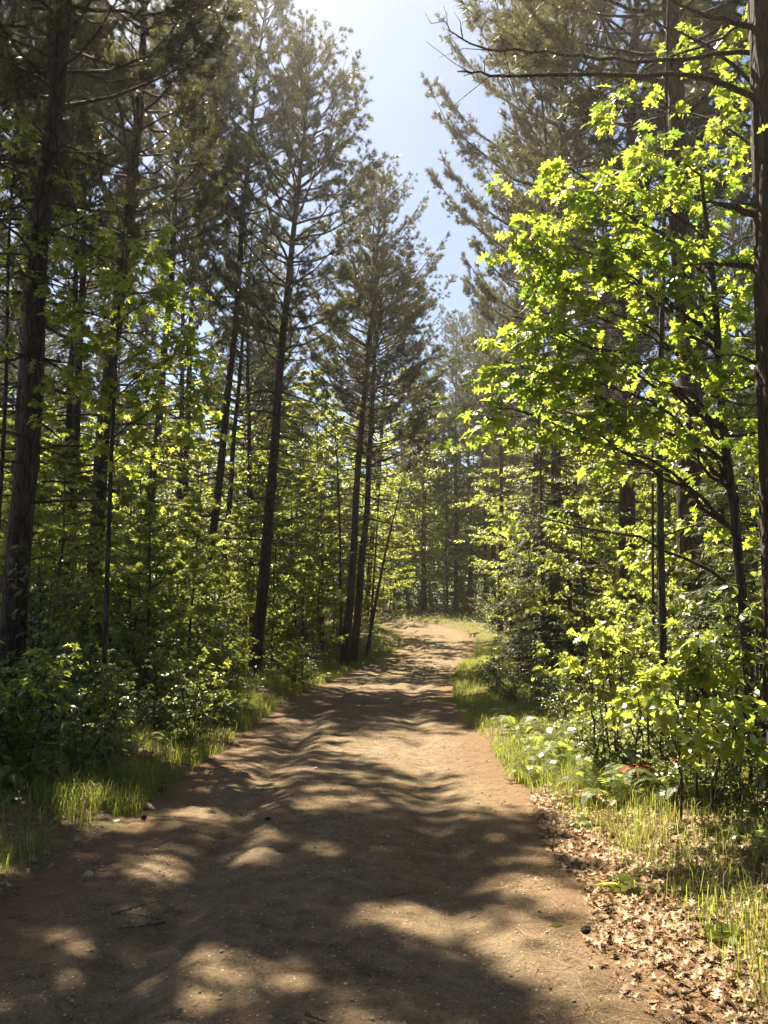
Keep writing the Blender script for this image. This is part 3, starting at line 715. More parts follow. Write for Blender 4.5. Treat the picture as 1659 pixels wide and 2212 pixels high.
rb = np.random.RandomState(12)
bl = [B(1180,385,7.2,(.28,.3,.15),.7), B(1260,400,7.0,(.3,.3,.18),.9), B(1150,510,6.8,(.28,.3,.2),1), B(1240,470,6.8,(.3,.35,.25),1.3), B(1360,440,7.0,(.35,.4,.3),1.5),
      B(1430,300,7.3,(.28,.3,.3),.9), B(1400,330,7.2,(.2,.3,.2),.6), B(1470,380,7.4,(.35,.4,.35),1.2), B(1560,330,7.6,(.3,.4,.3),.9), B(1610,450,7.8,(.3,.4,.3),.8),
      B(1160,565,6.9,(.25,.3,.18),.9), B(1250,580,7.0,(.3,.4,.25),1.2), B(1360,560,7.0,(.35,.4,.3),1.5), B(1480,520,7.2,(.35,.4,.3),1.3), B(1580,560,7.6,(.35,.4,.3),.9),
      B(1220,690,7.0,(.3,.3,.2),1.), B(1320,690,7.0,(.35,.4,.3),1.4), B(1430,680,7.2,(.35,.4,.3),1.4), B(1540,690,7.4,(.35,.4,.3),1.0), B(1630,640,7.8,(.3,.4,.3),.7),
      B(1090,710,6.8,(.25,.3,.14),.9), B(1160,745,6.8,(.3,.3,.2),1.1), B(1250,790,6.9,(.35,.35,.25),1.4), B(1350,800,7.0,(.35,.4,.25),1.4), B(1450,820,7.2,(.35,.4,.25),1.2), B(1550,830,7.5,(.35,.4,.25),.8),
      B(1100,790,6.9,(.25,.3,.15),.8), B(1090,920,7.0,(.25,.3,.12),.8), B(1160,900,6.9,(.3,.3,.16),1.1), B(1270,900,7.0,(.3,.35,.18),1.1), B(1370,910,7.0,(.35,.35,.2),1.1), B(1480,930,7.2,(.35,.4,.2),.8), B(1580,900,7.6,(.35,.4,.25),.7), B(1160,830,7.1,(.25,.3,.14),.8), B(1080,1120,8.5,(.25,.3,.15),.4), B(1340,1000,7.2,(.3,.35,.15),.6), B(1200,620,7.3,(.3,.35,.2),.9), B(1420,560,7.6,(.35,.4,.3),1), B(1600,780,7.6,(.3,.35,.25),.9)]
blob_tree('oak_tree', 41, [V3(1625,1420,8.2), V3(1590,1150,8.0), V3(1560,900,7.7), V3(1545,650,7.5), V3(1520,430,7.4), V3(1500,250,7.4)],
          [(c+rb.normal(0, .08, 3), (rr_[0]*1.35, rr_[1]*1.3, rr_[2]*.62), k) for c, rr_, k in bl], 14, .132, OAK+MAP[:1], 'oak', 'young oak with big bright yellow-green lobed leaves reaching over the road from the right', group='young oaks', stem=.05)
bl = [B(330,540,11.5,(.4,.5,.35),1), B(250,520,12,(.4,.5,.4),1), B(370,640,11.2,(.45,.5,.35),1.3), B(280,640,11.6,(.5,.5,.4),1.3), B(170,560,12,(.4,.5,.4),1),
      B(420,760,11,(.4,.5,.35),1.2), B(330,760,11.2,(.5,.5,.4),1.4), B(220,720,11.6,(.5,.5,.4),1.2), B(150,680,12,(.4,.5,.4),.9), B(430,870,11,(.35,.5,.3),1.1), B(330,870,11.2,(.5,.5,.4),1.2), B(230,850,11.5,(.5,.5,.4),1.1),
      B(120,850,12,(.5,.5,.4),.8), B(380,960,11.2,(.5,.5,.3),.9), B(260,980,11.5,(.5,.5,.3),.8)]
blob_tree('oak_tree', 42, [V3(232,1300,11.7), V3(240,1000,11.6), V3(255,700,11.6), V3(270,480,11.6)], bl, 19, .15, OAK, 'oak',
          'shaded young oak with dark glossy leaves in front of the left pine trunks', group='young oaks', stem=.035)
bl = [B(20,250,12.5,(.45,.5,.4),.8), B(80,330,12.6,(.35,.5,.4),.7), B(150,420,12.8,(.3,.5,.35),.6), B(20,400,12.5,(.5,.5,.5),.8), B(100,500,12.5,(.5,.5,.4),1), B(20,560,12.3,(.5,.5,.4),1.1), B(-60,420,12.3,(.5,.5,.5),1),
      B(60,660,12.3,(.5,.5,.4),1), B(0,760,12,(.5,.5,.4),1), B(190,340,13,(.2,.4,.3),.4), B(-70,620,12,(.5,.5,.5),1)]
blob_tree('oak_tree', 43, [V3(-20,1350,12.6), V3(10,900,12.6), V3(20,500,12.6), V3(45,220,12.7)], bl, 17, .15, OAK, 'oak',
          'tall thin oak at the left edge with sparse yellow-green leaves against the sky', group='young oaks', stem=.035)
bl = [B(1600,60,8.6,(.4,.5,.4),.9), B(1480,120,8.8,(.35,.5,.3),.5), B(1560,180,8.6,(.35,.5,.35),.8), B(1360,200,9,(.35,.4,.25),.5), B(1600,300,8.8,(.4,.5,.4),.7), B(1330,240,9,(.3,.4,.2),.5),
      B(1620,760,8.8,(.4,.5,.4),.9), B(1610,1000,8.8,(.4,.5,.35),.9), B(1385,1000,9,(.4,.5,.25),.5), B(1620,1150,9,(.4,.5,.3),.8)]
blob_tree('oak_tree', 44, [V3(1428,1400,9.0), V3(1425,1000,9.0), V3(1432,600,9.0), V3(1440,150,9.0), V3(1445,-60,9)], bl, 15, .15, OAK, 'oak',
          'taller shaded oak behind the bright one, dark leaves near the top right corner', group='young oaks', stem=.04)
# broad-leaved saplings low on the right
def low(seed, vx, vy0, d, blobs, size, tms, material, label, nper=9, name='oak_sapling', grp='low leafy saplings on the right verge', stem=.012):
    a = P(vx, vy0, d); z = g1(a[0], d)
    top = blobs[0][0]; top = (top[0]*.6+a[0]*.4, top[1], top[2])
    blob_tree(name, seed, [(a[0], d, z), (a[0]*.7+top[0]*.3, d, (z+top[2])/2), top], blobs, nper, size, tms, M and material, label, 'sapling', grp, stem*.7, .25, 5, multi=True)
low(51, 1330, 1560, 8.6, [B(1290,1370,8.6,(.25,.25,.12)), B(1350,1380,8.7,(.25,.25,.12)), B(1265,1430,8.5,(.25,.25,.12)), B(1340,1440,8.5,(.3,.25,.15)), B(1290,1500,8.4,(.3,.25,.15))], .13, OAK+MAP, 'maple',
    'low oak sapling with pale lobed leaves behind the ferns, in front of the dark hemlock', 12)
low(52, 1530, 1640, 7.0, [B(1500,1375,7.0,(.22,.22,.12)), B(1470,1440,7.0,(.22,.22,.1)), B(1560,1390,7.1,(.22,.22,.14)), B(1440,1480,6.9,(.22,.2,.12)), B(1530,1460,7,(.25,.25,.14))], .13, OAK+MAP, 'maple',
    'oak sapling with yellow-green leaves in front of the stout right trunk', 12)
low(53, 1500, 1650, 6.3, [B(1520,1530,6.3,(.25,.25,.12)), B(1450,1560,6.2,(.2,.25,.1)), B(1600,1520,6.4,(.25,.25,.12)), B(1580,1590,6.2,(.25,.25,.1)), B(1490,1610,6.2,(.22,.2,.1)), B(1640,1600,6.3,(.2,.2,.1))], .095, BIG, 'maple',
    'bush with broad heart-shaped leaves at the right edge beside the leaf litter', 10, 'leafy_bush')
low(54, 1620, 1600, 7.2, [B(1600,1420,7.2,(.2,.2,.1)), B(1645,1470,7.2,(.25,.25,.12)), B(1560,1300,7.3,(.2,.2,.15)), B(1640,1330,7.3,(.2,.2,.15)), B(1650,1240,7.4,(.2,.2,.1))], .10, BIG+OVL, 'shrub',
    'sparse tall bush with pale leaves touching the right edge of the photo', 9, 'leafy_bush')
low(55, 1400, 1590, 7.8, [B(1400,1500,7.8,(.22,.22,.1)), B(1370,1540,7.7,(.2,.2,.1)), B(1440,1540,7.7,(.2,.2,.1))], .095, BIG+MAP, 'maple',
    'small round-leaved sapling just above the orange dead fern', 11)
# hemlocks
hm = [make_hemlock(61, 5.2, 1.15), make_hemlock(62, 3.6, 1.0, .2)]
for (k, vx, d, sc, lab) in [(0, 1172, 19.5, 1.3, 'dark conical hemlock right of the bend, darkest column of foliage in the right woods'), (1, 1228, 18.3, 1.35, 'lower hemlock at the right foot of the dark conical one'),
                            (1, 1600, 9.6, .95, 'hemlock with flat drooping sprays near the right edge behind the saplings'), (0, 1190, 27, 1.0, 'hemlock behind the dark conical one, towards the bend')]:
    x = (vx-829.5)/1790*d; place(hm[k], (x, d, g1(x, d)-.02), (0, 0, vx*.7), (sc,)*3, lab, 'tree', 'hemlocks')

# ------------------------------------------------------------------ maple saplings of the understory
SP = [make_sapling(71, 6.5, 1.9, 5200, .12, h0=.12), make_sapling(72, 5.0, 1.6, 4200, .115, h0=.1), make_sapling(73, 8.0, 2.1, 6000, .125, h0=.15), make_sapling(74, 4.0, 1.4, 3400, .105, h0=.08, layered=False), make_sapling(75, 9.5, 2.5, 7000, .135, h0=.15)]
def rowlabels(items, fmt, cat, group, sorter=None):
    """items: (proto, x, y, sc, squash); one label each, counted from the left of the photo"""
    items = sorted(items, key=lambda e: proj((e[1], e[2], 1.5))[0])
    rr = random.Random(len(items))
    for i, (p, x, y, sc) in enumerate(items):
        lab = fmt % ORD[i] if '%s' in fmt else fmt
        place(p, (x, y, g1(x, y)-.02), (R(rr.uniform(-3, 3)), R(rr.uniform(-3, 3)), rr.uniform(0, 6.28)), (sc, sc, sc*rr.uniform(.9, 1.1)), lab, cat, group)
def X(vx, d): return (vx-829.5)/1790*d
mid = [(0,640,31,1.0),(1,590,29,1.0),(2,690,36,1.05),(4,560,42,1.1),(4,650,45,1.0),(2,720,40,1.0),(0,500,31,.9),(1,535,36,1.1),(3,470,26,1.0),(4,610,37,1.0),(2,700,33,.9),(4,740,47,.95),(2,590,50,1.2),(3,655,27,.9),(4,480,42,1.1)]
rowlabels([(SP[k], X(v,d), d, s) for k, v, d, s in mid], 'sunlit maple sapling left of the road towards the bend, %s from the left', 'sapling', 'maple saplings left of the bend')
lft = [(0,95,20,1),(1,120,17,1.0),(2,300,24,1),(3,350,19,1),(1,405,21,1),(4,120,28,1),(2,420,30,1.0),(3,60,14.5,1.0),(1,290,16,.9),(4,230,33,1.1),(0,20,23,1.1),(2,180,40,1.1),(4,270,38,1.2),(4,350,42,1.2),(4,20,35,1.2),(2,90,24,1.1),(1,290,14.5,.7),(3,330,14,.9),(3,410,16.5,.9)]
rowlabels([(SP[k], X(v,d), d, s) for k, v, d, s in lft], 'thin maple sapling among the shaded left pine trunks, %s from the left', 'sapling', 'maple saplings in the left woods')
cen = [(0,840,57,1.1),(2,880,62,1.1),(4,940,66,1.1),(1,985,59,1.1),(0,1030,61,1.1),(4,800,44,.95),(2,825,50,.8),(4,1020,70,1.2),(2,960,72,1.2),(4,870,74,1.2),(4,905,60,1.0),(4,1000,64,1.1),(2,850,66,1.2),(4,760,56,1.1),(2,930,78,1.3)]
rowlabels([(SP[k], X(v,d), d, s) for k, v, d, s in cen], 'maple sapling beyond the bend of the road, %s from the left', 'sapling', 'maple saplings beyond the bend')
rgt = [(3,1150,36,1.1),(0,1135,46,1.1),(1,1140,32,1.1),(4,1180,38,1.0),(2,1240,30,1.0),(0,1280,24,1.0),(1,1310,21,1.0),(3,1262,16.5,1.0),(2,1400,23,1.0),(1,1425,16,.8),(0,1450,19,1.0),(4,1530,26,1.0),(2,1570,18,1.0),(1,1600,13,1.0),(4,1350,34,1.1),(0,1620,21,1.1),(3,1420,13,.7),(4,1090,52,1.2),(4,1150,45,1.2),(4,1230,42,1.3),(4,1300,40,1.3)]
rowlabels([(SP[k], X(v,d), d, s) for k, v, d, s in rgt], 'maple sapling in the woods right of the road, %s from the left', 'sapling', 'maple saplings in the right woods')
tall = [(4,900,44.5,1.45),(4,965,57,1.75),(4,1010,60,1.7),(4,700,38,1.25),(4,640,41,1.35),(4,590,44,1.5),(4,530,40,1.3),(4,850,60,1.8),(4,780,52,1.6),(4,1045,62,1.8),(2,735,35,1.2),(4,450,46,1.5),(4,1090,58,1.7),(4,930,68,2.0),(4,1140,54,1.6)]
tall = [t_ for t_ in tall if abs(road_s(np.array([X(t_[1], t_[2])]), np.array([t_[2]]))[0]) > 3.6]
rowlabels([(SP[k], X(v,d), d, s) for k, v, d, s in tall], 'tall leafy broadleaf tree in the middle distance, %s from the left', 'tree', 'tall broadleaf trees in the middle distance')
# leaning bare saplings by the close pair of pines
def stem_tree(A, Bp, d, r, top, lab, seed):
    a = P(*A, d); z = g1(a[0], d); b = P(*Bp, d); c = P(*top, d)
    blob_tree('leaning_sapling', seed, [(a[0], d, z), tuple(b), tuple(c)], [(c, (.7,.7,.35), 1), ((b*.4+c*.6)+[.4, 0, 0], (.6,.6,.3), 1), ((b*.5+c*.5)-[.5, 0, 0], (.6,.6,.3), 1)], 26, .12, MAP, 'maple', lab, 'sapling', 'thin leaning saplings by the pair of pines', r, .3, 6)
stem_tree((789,1355), (828,1215), 32, .07, (870,1040), 'thin dark stem leaning right just beside the close pair of pines', 81)
stem_tree((797,1325), (813,1161), 34, .05, (826,960), 'slender straight stem between the leaning stem and the pair of pines', 82)
stem_tree((738,1340), (733,1100), 29, .045, (720,880), 'slender stem rising just left of the close pair of pines', 83)
stem_tree((1405,1390), (1410,1000), 12, .02, (1415,900), 'slender pale stem standing left of the stout right trunk', 84)

# ------------------------------------------------------------------ shrubs
SH = [make_shrub(91, 1.5, .9, 1000, .075), make_shrub(92, 1.1, .8, 800, .065), make_shrub(93, 2.1, 1.1, 1400, .085), make_shrub(94, .7, .55, 450, .06), make_shrub(95, 1.4, .8, 800, .09, MAP, 'maple')]
rg = np.random.RandomState(8)
def band(n, y0, y1, s0, s1, side, protos, mind, seed, smax=1.1):
    q = np.random.RandomState(seed); out = []; tries = 0
    while len(out) < n and tries < 6000:
        tries += 1
        y = q.uniform(y0, y1); s = q.uniform(s0, s1)*side
        i = int(np.argmin(np.abs(CL[:, 1]-y))); x = CL[i, 0]+s
        if abs(x) > .50*y+1.0: continue
        if abs(road_s(np.array([x]), np.array([y]))[0]) < s0*.95: continue
        if any((x-a)**2+(y-b)**2 < mind*mind for _, a, b, _ in out): continue
        if side < 0 and y < 24.6 and 500 < proj((x, y, .5))[0] < 615 and y > 12: continue
        out.append((protos[q.randint(len(protos))], x, y, q.uniform(.75, smax)))
    return out
rowlabels(band(25, 7.5, 18, 2.9, 7, -1, [SH[0],SH[1],SH[0],SH[4],SH[1]], .8, 1, 1.05), 'green shrub in the shaded near brush left of the road, %s from the left', 'shrub', 'shrubs in the near left brush')
rowlabels(band(24, 18, 32, 3.0, 10, -1, [SH[0],SH[1],SH[2],SH[4]], 1.2, 2, 1.3), 'leafy shrub in the brush around the left pines, %s from the left', 'shrub', 'shrubs around the left pines')
rowlabels(band(25, 7.2, 24, 2.0, 3.3, -1, [SH[3],SH[1],SH[3],SH[4]], .55, 11, 1.0), 'small leafy plant at the left road edge, %s from the left', 'shrub', 'small plants along the left road edge')
rowlabels(band(8, 11, 22, 4.0, 7, -1, [SH[2],SH[0]], 1.2, 12, 1.3), 'tall bushy shrub in the dark left brush, %s from the left', 'shrub', 'tall shrubs in the left brush')
rowlabels(band(16, 32, 48, 2.6, 10, -1, [SH[0],SH[2],SH[4]], 1.4, 3, 1.3), 'shrub at the left side of the bend, %s from the left', 'shrub', 'shrubs left of the bend')
rowlabels(band(18, 9, 18, 3.7, 7.5, 1, [SH[0],SH[1],SH[2],SH[4]], .9, 4), 'shrub in the near brush right of the road, %s from the left', 'shrub', 'shrubs in the near right brush')
rowlabels(band(20, 18, 34, 3.5, 9, 1, [SH[0],SH[1],SH[2],SH[4]], 1.2, 5, 1.3), 'shrub in the middle distance right of the road, %s from the left', 'shrub', 'shrubs right of the road')
far = [(SH[2],X(v,d),d,s) for v,d,s in [(860,57.5,1.0),(885,58,1.1),(905,59,.9),(935,59,1.0),(960,58,.9),(985,57,1.0),(1005,55.5,1.0),(1020,52,.9),(1040,49,1.0),(1055,46,.9),(830,59.5,1.2),(1065,43,.9),(1075,50,1.3),(920,63,1.3),(1000,61,1.4),(850,64,1.4),(800,60,1.2),(770,61,1.3),(740,60,1.3),(700,62,1.3),(820,66,1.5),(670,60,1.4),(780,66,1.5)]]
rowlabels(far, 'bright shrub on the outer side of the bend, %s from the left', 'shrub', 'shrubs on the outer side of the bend')
nr = [(SH[3],X(1065,17),17,.9),(SH[3],X(1045,20),20,.9),(SH[3],X(1100,15),15,.9),(SH[3],X(1060,23),23,1.1),(SH[1],X(1085,26),26,.9),(SH[1],X(1160,13.5),13.5,.7),(SH[1],X(1205,12),12,.7),(SH[1],X(1125,19),19,.9)]
ft = [(SH[3],X(v,d),d,s_) for v,d,s_ in [(1290,8.2,.8),(1350,8.0,.7),(1400,7.4,.7),(1460,6.9,.65),(1520,6.6,.7),(1570,6.4,.7),(1630,6.2,.75),(1440,8.2,.9),(1560,7.6,.9),(1640,7.2,.9),(1250,9.4,.8)]]
rowlabels(ft, 'knee-high leafy plant at the foot of the right saplings, %s from the left', 'shrub', 'knee-high plants at the foot of the right saplings')
rowlabels(nr, 'low shrub crowding the right verge before the bend, %s from the left', 'shrub', 'shrubs on the right verge before the bend')

# ------------------------------------------------------------------ ferns
FE = [make_fern(101, 9, .52), make_fern(102, 7, .45), make_fern(103, 10, .58)]
rf = [(1130,10.5),(1170,9.6),(1210,9.2),(1180,10.8),(1255,8.6),(1300,8.0),(1340,8.2),(1285,9.0),(1230,10),(1390,7.8),(1340,7.4),(1440,7.0),(1110,12),(1090,13.5),(1380,7.2),(1480,6.9),(1150,8.6),(1300,7.3)]
rowlabels([(FE[i % 3], X(v,d), d, .8+.25*((i*7) % 5)/4) for i, (v,d) in enumerate(rf)], 'light green fern in the sunny drift on the right verge, %s from the left', 'fern', 'ferns on the right verge')
lfn = [(20,9),(60,8.2),(30,7.4),(120,9.6),(230,11),(260,10.5),(310,11.5),(180,9),(360,13),(640,23),(670,24),(700,23.5),(300,9.6),(390,12),(90,7.6)]
rowlabels([(FE[i % 3], X(v,d), d, .75+.25*((i*7) % 5)/4) for i, (v,d) in enumerate(lfn)], 'fern in the dark brush left of the road, %s from the left', 'fern', 'ferns left of the road')
rowlabels([(FE[1], X(v,d), d, s) for v,d,s in [(1645,5.2,.55),(1590,5.6,.5),(1240,6.6,.45),(1600,6.3,.5)]], 'small bright fern low in the right leaf litter, %s from the left', 'fern', 'small ferns in the leaf litter')
df = make_fern(104, 7, .6, 'deadfern', 'dead_fern'); x = X(1394, 7.6)
place(df, (x, 7.6, g1(x, 7.6)), (0, 0, 1), (1, 1, .8), 'withered orange-brown fern among the green ones on the right', 'fern')

# ------------------------------------------------------------------ grass, leaf litter, ground cover, far woods (uncountable)
def blades(pts, hgt, rg, wid=.005):
    n = len(pts); z = gz(pts[:, 0], pts[:, 1]); a = rg.uniform(0, 6.28, n); h = hgt*rg.uniform(.5, 1.25, n)
    b = rg.uniform(.1, 1.15, n)*h; wd = wid*rg.uniform(.6, 1.4, n)
    sx, sy = -np.sin(a)*wd, np.cos(a)*wd; ca, sa = np.cos(a), np.sin(a)
    p0 = np.column_stack([pts[:, 0], pts[:, 1], z-.01])
    sd = np.column_stack([sx, sy, 0*sx])
    m1 = p0+np.column_stack([ca*b*.22, sa*b*.22, h*.55]); t = p0+np.column_stack([ca*b, sa*b, h*(1-.42*b/h)])
    V = np.stack([p0-sd, p0+sd, m1+sd*.7, m1-sd*.7, t], 1).reshape(-1, 3)
    i = np.arange(n)[:, None]*5
    mb = MB(); mb.add(V, np.concatenate([i+[0, 1, 2], i+[0, 2, 3], i+[3, 2, 4]]))
    return mb
rg = np.random.RandomState(21)
def clumped(n, sfun, y0, y1, spread=.06, per=14):
    """tufts of blades; sfun(y) gives side offset and half width"""
    c = n//per; u = rg.rand(c); y = y0+(y1-y0)*u**1.35
    i = np.clip(np.searchsorted(CL[:200, 1], y), 0, 199); cx = CL[i, 0]
    s = sfun(y, rg.rand(c)); q = np.column_stack([cx+s, y])
    q = np.repeat(q, per, axis=0)+rg.normal(0, spread, (c*per, 2)); return q
A_ = clumped(46000, lambda y, r: 1.7+1.9*r**1.3, 8.0, 36, .07, 20)
B_ = clumped(40000, lambda y, r: -(1.7+1.6*r**1.2), 7.0, 36, .07, 20)
C_ = clumped(26000, lambda y, r: 1.9+3.4*r, 3.0, 9.5, .07, 12)
D_ = clumped(26000, lambda y, r: -(2.0+2.4*r), 4.0, 8.2, .07, 18)
E_ = clumped(1800, lambda y, r: (r-.5)*1.0-.0, 14, 36, .1, 9)
ang = rg.rand(14000); k = (220+ang*(len(CL)-225)).astype(int)
k = np.clip(np.searchsorted(CLS, CLS[-1]-30+26*0-32*rg.rand(14000)+0), 1, len(CL)-2)
nrm = np.column_stack([CLT[k, 1], -CLT[k, 0]]); F_ = CL[k]+nrm*(1.75+1.6*rg.rand(14000))[:, None]
G_ = CL[k]-nrm*(1.7+1.2*rg.rand(14000))[:, None]
gp = np.vstack([A_, B_, D_, F_, G_[:6000]]); gp = gp[(noise(gp[:, 0], gp[:, 1], 1.8, 19)+.5*noise(gp[:, 0], gp[:, 1], 6, 2) > -.25) | (rg.rand(len(gp)) < .15)]; sr = np.abs(road_s(gp[:, 0], gp[:, 1])); gp = gp[sr > 1.66+.1*noise(gp[:, 0], gp[:, 1], 2.3, 11)]
hg = np.where(gp[:, 1] < 9, .22, np.where(gp[:, 1] < 30, .2, .24))
tag(blades(gp, hg*(.7+.5*rg.rand(len(gp))), rg, .0028).obj('verge_grass', M['grass']), kind='stuff', label='green grass growing along both verges of the dirt road', cat='grass')
tag(blades(C_, .2*(.5+.9*rg.rand(len(C_))), rg, .0021).obj('sparse_grass', M['grass']), kind='stuff', label='thin grass tufts growing through the leaf litter on the right', cat='grass')

def litter():
    n = 48000; x = np.empty(0); y = np.empty(0)
    yy = 2.2+8*rg.rand(n)**1.6; s = 1.4+.3*noise(yy, yy*0, 2.1, 3)+.12*np.maximum(yy-4.5, 0)+4.8*rg.rand(n)
    x1 = -.35+s; 
    n2 = 4500; y2 = 3.5+10*rg.rand(n2)**1.2; x2 = -.35-(1.75+2.8*rg.rand(n2)**.8)
    n3 = 45; y3 = 2.5+9*rg.rand(n3); x3 = -.35+rg.uniform(-1.7, 1.7, n3)
    n4 = 9000; y4 = 9+30*rg.rand(n4); x4 = np.interp(y4, CL[:200, 1], CL[:200, 0])+rg.choice([-1, 1], n4)*(1.7+6*rg.rand(n4))
    X_ = np.concatenate([x1, x2, x3, x4]); Y_ = np.concatenate([yy, y2, y3, y4]); N_ = len(X_)
    keep = (noise(X_, Y_, 2.6, 30) > -.5) | (rg.rand(N_) < .4); X_, Y_ = X_[keep], Y_[keep]; N_ = len(X_)
    Z_ = gz(X_, Y_)+rg.uniform(.004, .022, N_)
    a = rg.uniform(0, 6.28, N_); D = np.column_stack([np.cos(a), np.sin(a), rg.normal(0, .16, N_)])
    U = np.array([0, 0, 1.])+rg.normal(0, .28, (N_, 3)); Fm = frames(D, U); S = rg.uniform(.022, .066, N_); S[(np.abs(X_+.35) < 1.2) & (Y_ < 9)] *= .55; k = rg.randint(0, 3, N_)
    tms = [leaf(OAKO, [0, .28, .56, 1.0], .5, .5), leaf(OAKO, [0, .28, .56, 1.0], -.5, -.5), leaf(OAKO, [0, .28, .56, 1.0], .15, -.2)]
    mb = MB(); T = np.column_stack([X_, Y_, Z_])
    for i in range(3): mb.inst(tms[i], Fm[k == i], T[k == i], S[k == i])
    return mb
tag(litter().obj('leaf_litter', M['litter']), kind='stuff', label='dry tan and brown fallen oak leaves strewn along the road edges', cat='leaf litter')
def straw():
    n = 26000; y = 2.0+9*rg.rand(n)**1.3; s = 1.0+4.2*rg.rand(n)**1.1; sd = np.where(rg.rand(n) < .72, 1, -1)
    x = -.35+sd*s; m = 3500; x = np.concatenate([x, -.35+rg.uniform(-1.6, 1.6, m)]); y = np.concatenate([y, 2+8*rg.rand(m)]); n += m
    z = gz(x, y)+rg.uniform(.002, .012, n)
    a = rg.uniform(0, 6.28, n); D = np.column_stack([np.cos(a), np.sin(a), rg.normal(0, .06, n)])
    mb = MB(); mb.inst((np.array([[-.011, 0, 0], [.011, 0, 0], [.006, 1, 0], [-.006, 1, 0]]), np.array([[0, 1, 2, 3]])), frames(D, np.tile([0, 0, 1.], (n, 1))), np.column_stack([x, y, z]), rg.uniform(.06, .14, n))
    return mb
M['straw'] = leaf_mat('needle_straw', [(0,(.13,.07,.03)),(.6,(.30,.17,.085)),(1,(.46,.32,.19))], [(0,(.2,.1,.04)),(1,(.3,.2,.1))], .1, .6, .3)
tag(straw().obj('needle_straw', M['straw']), kind='stuff', label='orange-brown fallen pine needles matted along the road edges', cat='needles')

def cover():
    """low seedlings and leaves that cover the forest floor"""
    n = 150000; sd = np.where(rg.rand(n) < .55, -1, 1); y = 6.5+60*rg.rand(n)**1.5
    off = 2.6+ 14*rg.rand(n)**1.25*np.clip(y/20, .45, 1); x = np.interp(y, CL[:200, 1], CL[:200, 0])+sd*off
    q = (np.abs(x) < .5*y+1.5) & ((sd < 0) | (y > 8.4) | (off > 4.2)); x, y, off = x[q], y[q], off[q]; n = len(x)
    hgt = .75*(.5+.6*noise(x, y, 1.1, 25)); z = gz(x, y)+rg.uniform(.03, 1, n)*np.clip(hgt, .12, .85)*np.clip((np.abs(off)-2.2)/1.5, .2, 1)
    a = rg.uniform(0, 6.28, n); D = np.column_stack([np.cos(a), np.sin(a), rg.normal(-.1, .3, n)])
    mb = MB(); scatter_leaves(mb, OVL, np.column_stack([x, y, z]), D, .075, rg, .5); return mb
tag(cover().obj('ground_cover', M['shrub']), kind='stuff', label='low leafy ground cover filling the forest floor between the shrubs', cat='ground cover')
def far_woods():
    n = 420000
    y = rg.uniform(60, 125, n); x = rg.uniform(-.75, .75, n)*y
    hmax = 9.5+3.5*noise(x, y, .22, 33)+ .03*y
    z = gz(x, y, np.full(n, 20.))+hmax*rg.rand(n)**.9
    # side walls nearer in
    m = 190000; y2 = rg.uniform(24, 62, m); sd = rg.choice([-1, 1], m); x2 = sd*(np.where(sd < 0, 9.5, 10.5)+17*rg.rand(m)+.10*y2); z2 = .3+ (7.5+2.5*noise(x2, y2, .4, 12))*rg.rand(m)
    X_ = np.concatenate([x, x2]); Y_ = np.concatenate([y, y2]); Z_ = np.concatenate([z, z2]); 
    cl = noise(X_, Y_+Z_*1.3, .9, 6)+noise(X_+Z_*1.7, Y_, 1.7, 13)*.6; q = cl > -.35
    X_, Y_, Z_ = X_[q], Y_[q], Z_[q]; N_ = len(X_); a = rg.uniform(0, 6.28, N_)
    D = np.column_stack([np.cos(a), np.sin(a), rg.normal(-.2, .4, N_)])
    mb = MB(); scatter_leaves(mb, OVL, np.column_stack([X_, Y_, Z_]), D, .29, rg, .7); return mb
tag(far_woods().obj('far_woods', M['farleaf']), kind='stuff', label='mass of distant green foliage closing off the woods behind the trees', cat='woods')

# ------------------------------------------------------------------ small things on the ground
def pebbles():
    n = 9000; y = 2+14*rg.rand(n)**1.4; x = -.35+rg.uniform(-2.0, 2.0, n); t = bpy.data.meshes.new('t')
    import bmesh; bm = bmesh.new(); bmesh.ops.create_icosphere(bm, subdivisions=1, radius=1); V = np.array([v.co[:] for v in bm.verts]); F = np.array([[v.index for v in f.verts] for f in bm.faces]); bm.free()
    V = V*np.array([1, .75, .5])+rg.normal(0, .07, V.shape); a = rg.uniform(0, 6.28, n)
    D = np.column_stack([np.cos(a), np.sin(a), 0*a]); S = .003+.011*rg.rand(n)**4
    mb = MB(); mb.inst((V, F), frames(D, np.tile([0, 0, 1.], (n, 1))), np.column_stack([x, y, gz(x, y)+.002]), S); return mb
tag(pebbles().obj('gravel', M['stone'], None, True), kind='stuff', label='tiny stones and grit scattered over the dirt road', cat='gravel')
def onground(vx, vy):
    d = 4.0
    for _ in range(30):
        p = P(vx, vy, d); z = g1(p[0], d); d = d*(EYE-z)/max(.05, EYE-p[2])
    p = P(vx, vy, d); return p[0], d, g1(p[0], d)
def stick(A, Bp, r, lab, seed, fork=True):
    q = np.random.RandomState(seed); a = np.array(onground(*A)); b = np.array(onground(*Bp)); s = np.linspace(0, 1, 9)
    pts = a+(b-a)*s[:, None]; L = np.linalg.norm(b-a); pts[1:-1, :2] += q.normal(0, .012*L, (7, 2)); pts[:, 2] = gz(pts[:, 0], pts[:, 1])+r*.9+.004
    mb = MB(); mb.tube(pts-a, r*(1-.6*s), 6)
    if fork:
        m = pts[5]-a; dv = (b-a)/L; sd = np.array([-dv[1], dv[0], .15]); mb.tube([m, m+(dv+sd)*.08*L*1.5, m+(dv*1.3+sd)*.14*L*1.5], [r*.6, r*.45, r*.25], 5)
    o = mb.obj('fallen_stick', M['stick'], None, True); o.location = a; tag(o, lab, 'stick', 'sticks on the ground')
stick((1434,2157), (1556,2130), .008, 'long thin stick lying in the lit needles near the lower right corner', 1)
stick((350,1990), (215,1975), .0035, 'crooked twig in shade on the left edge of the road', 2)
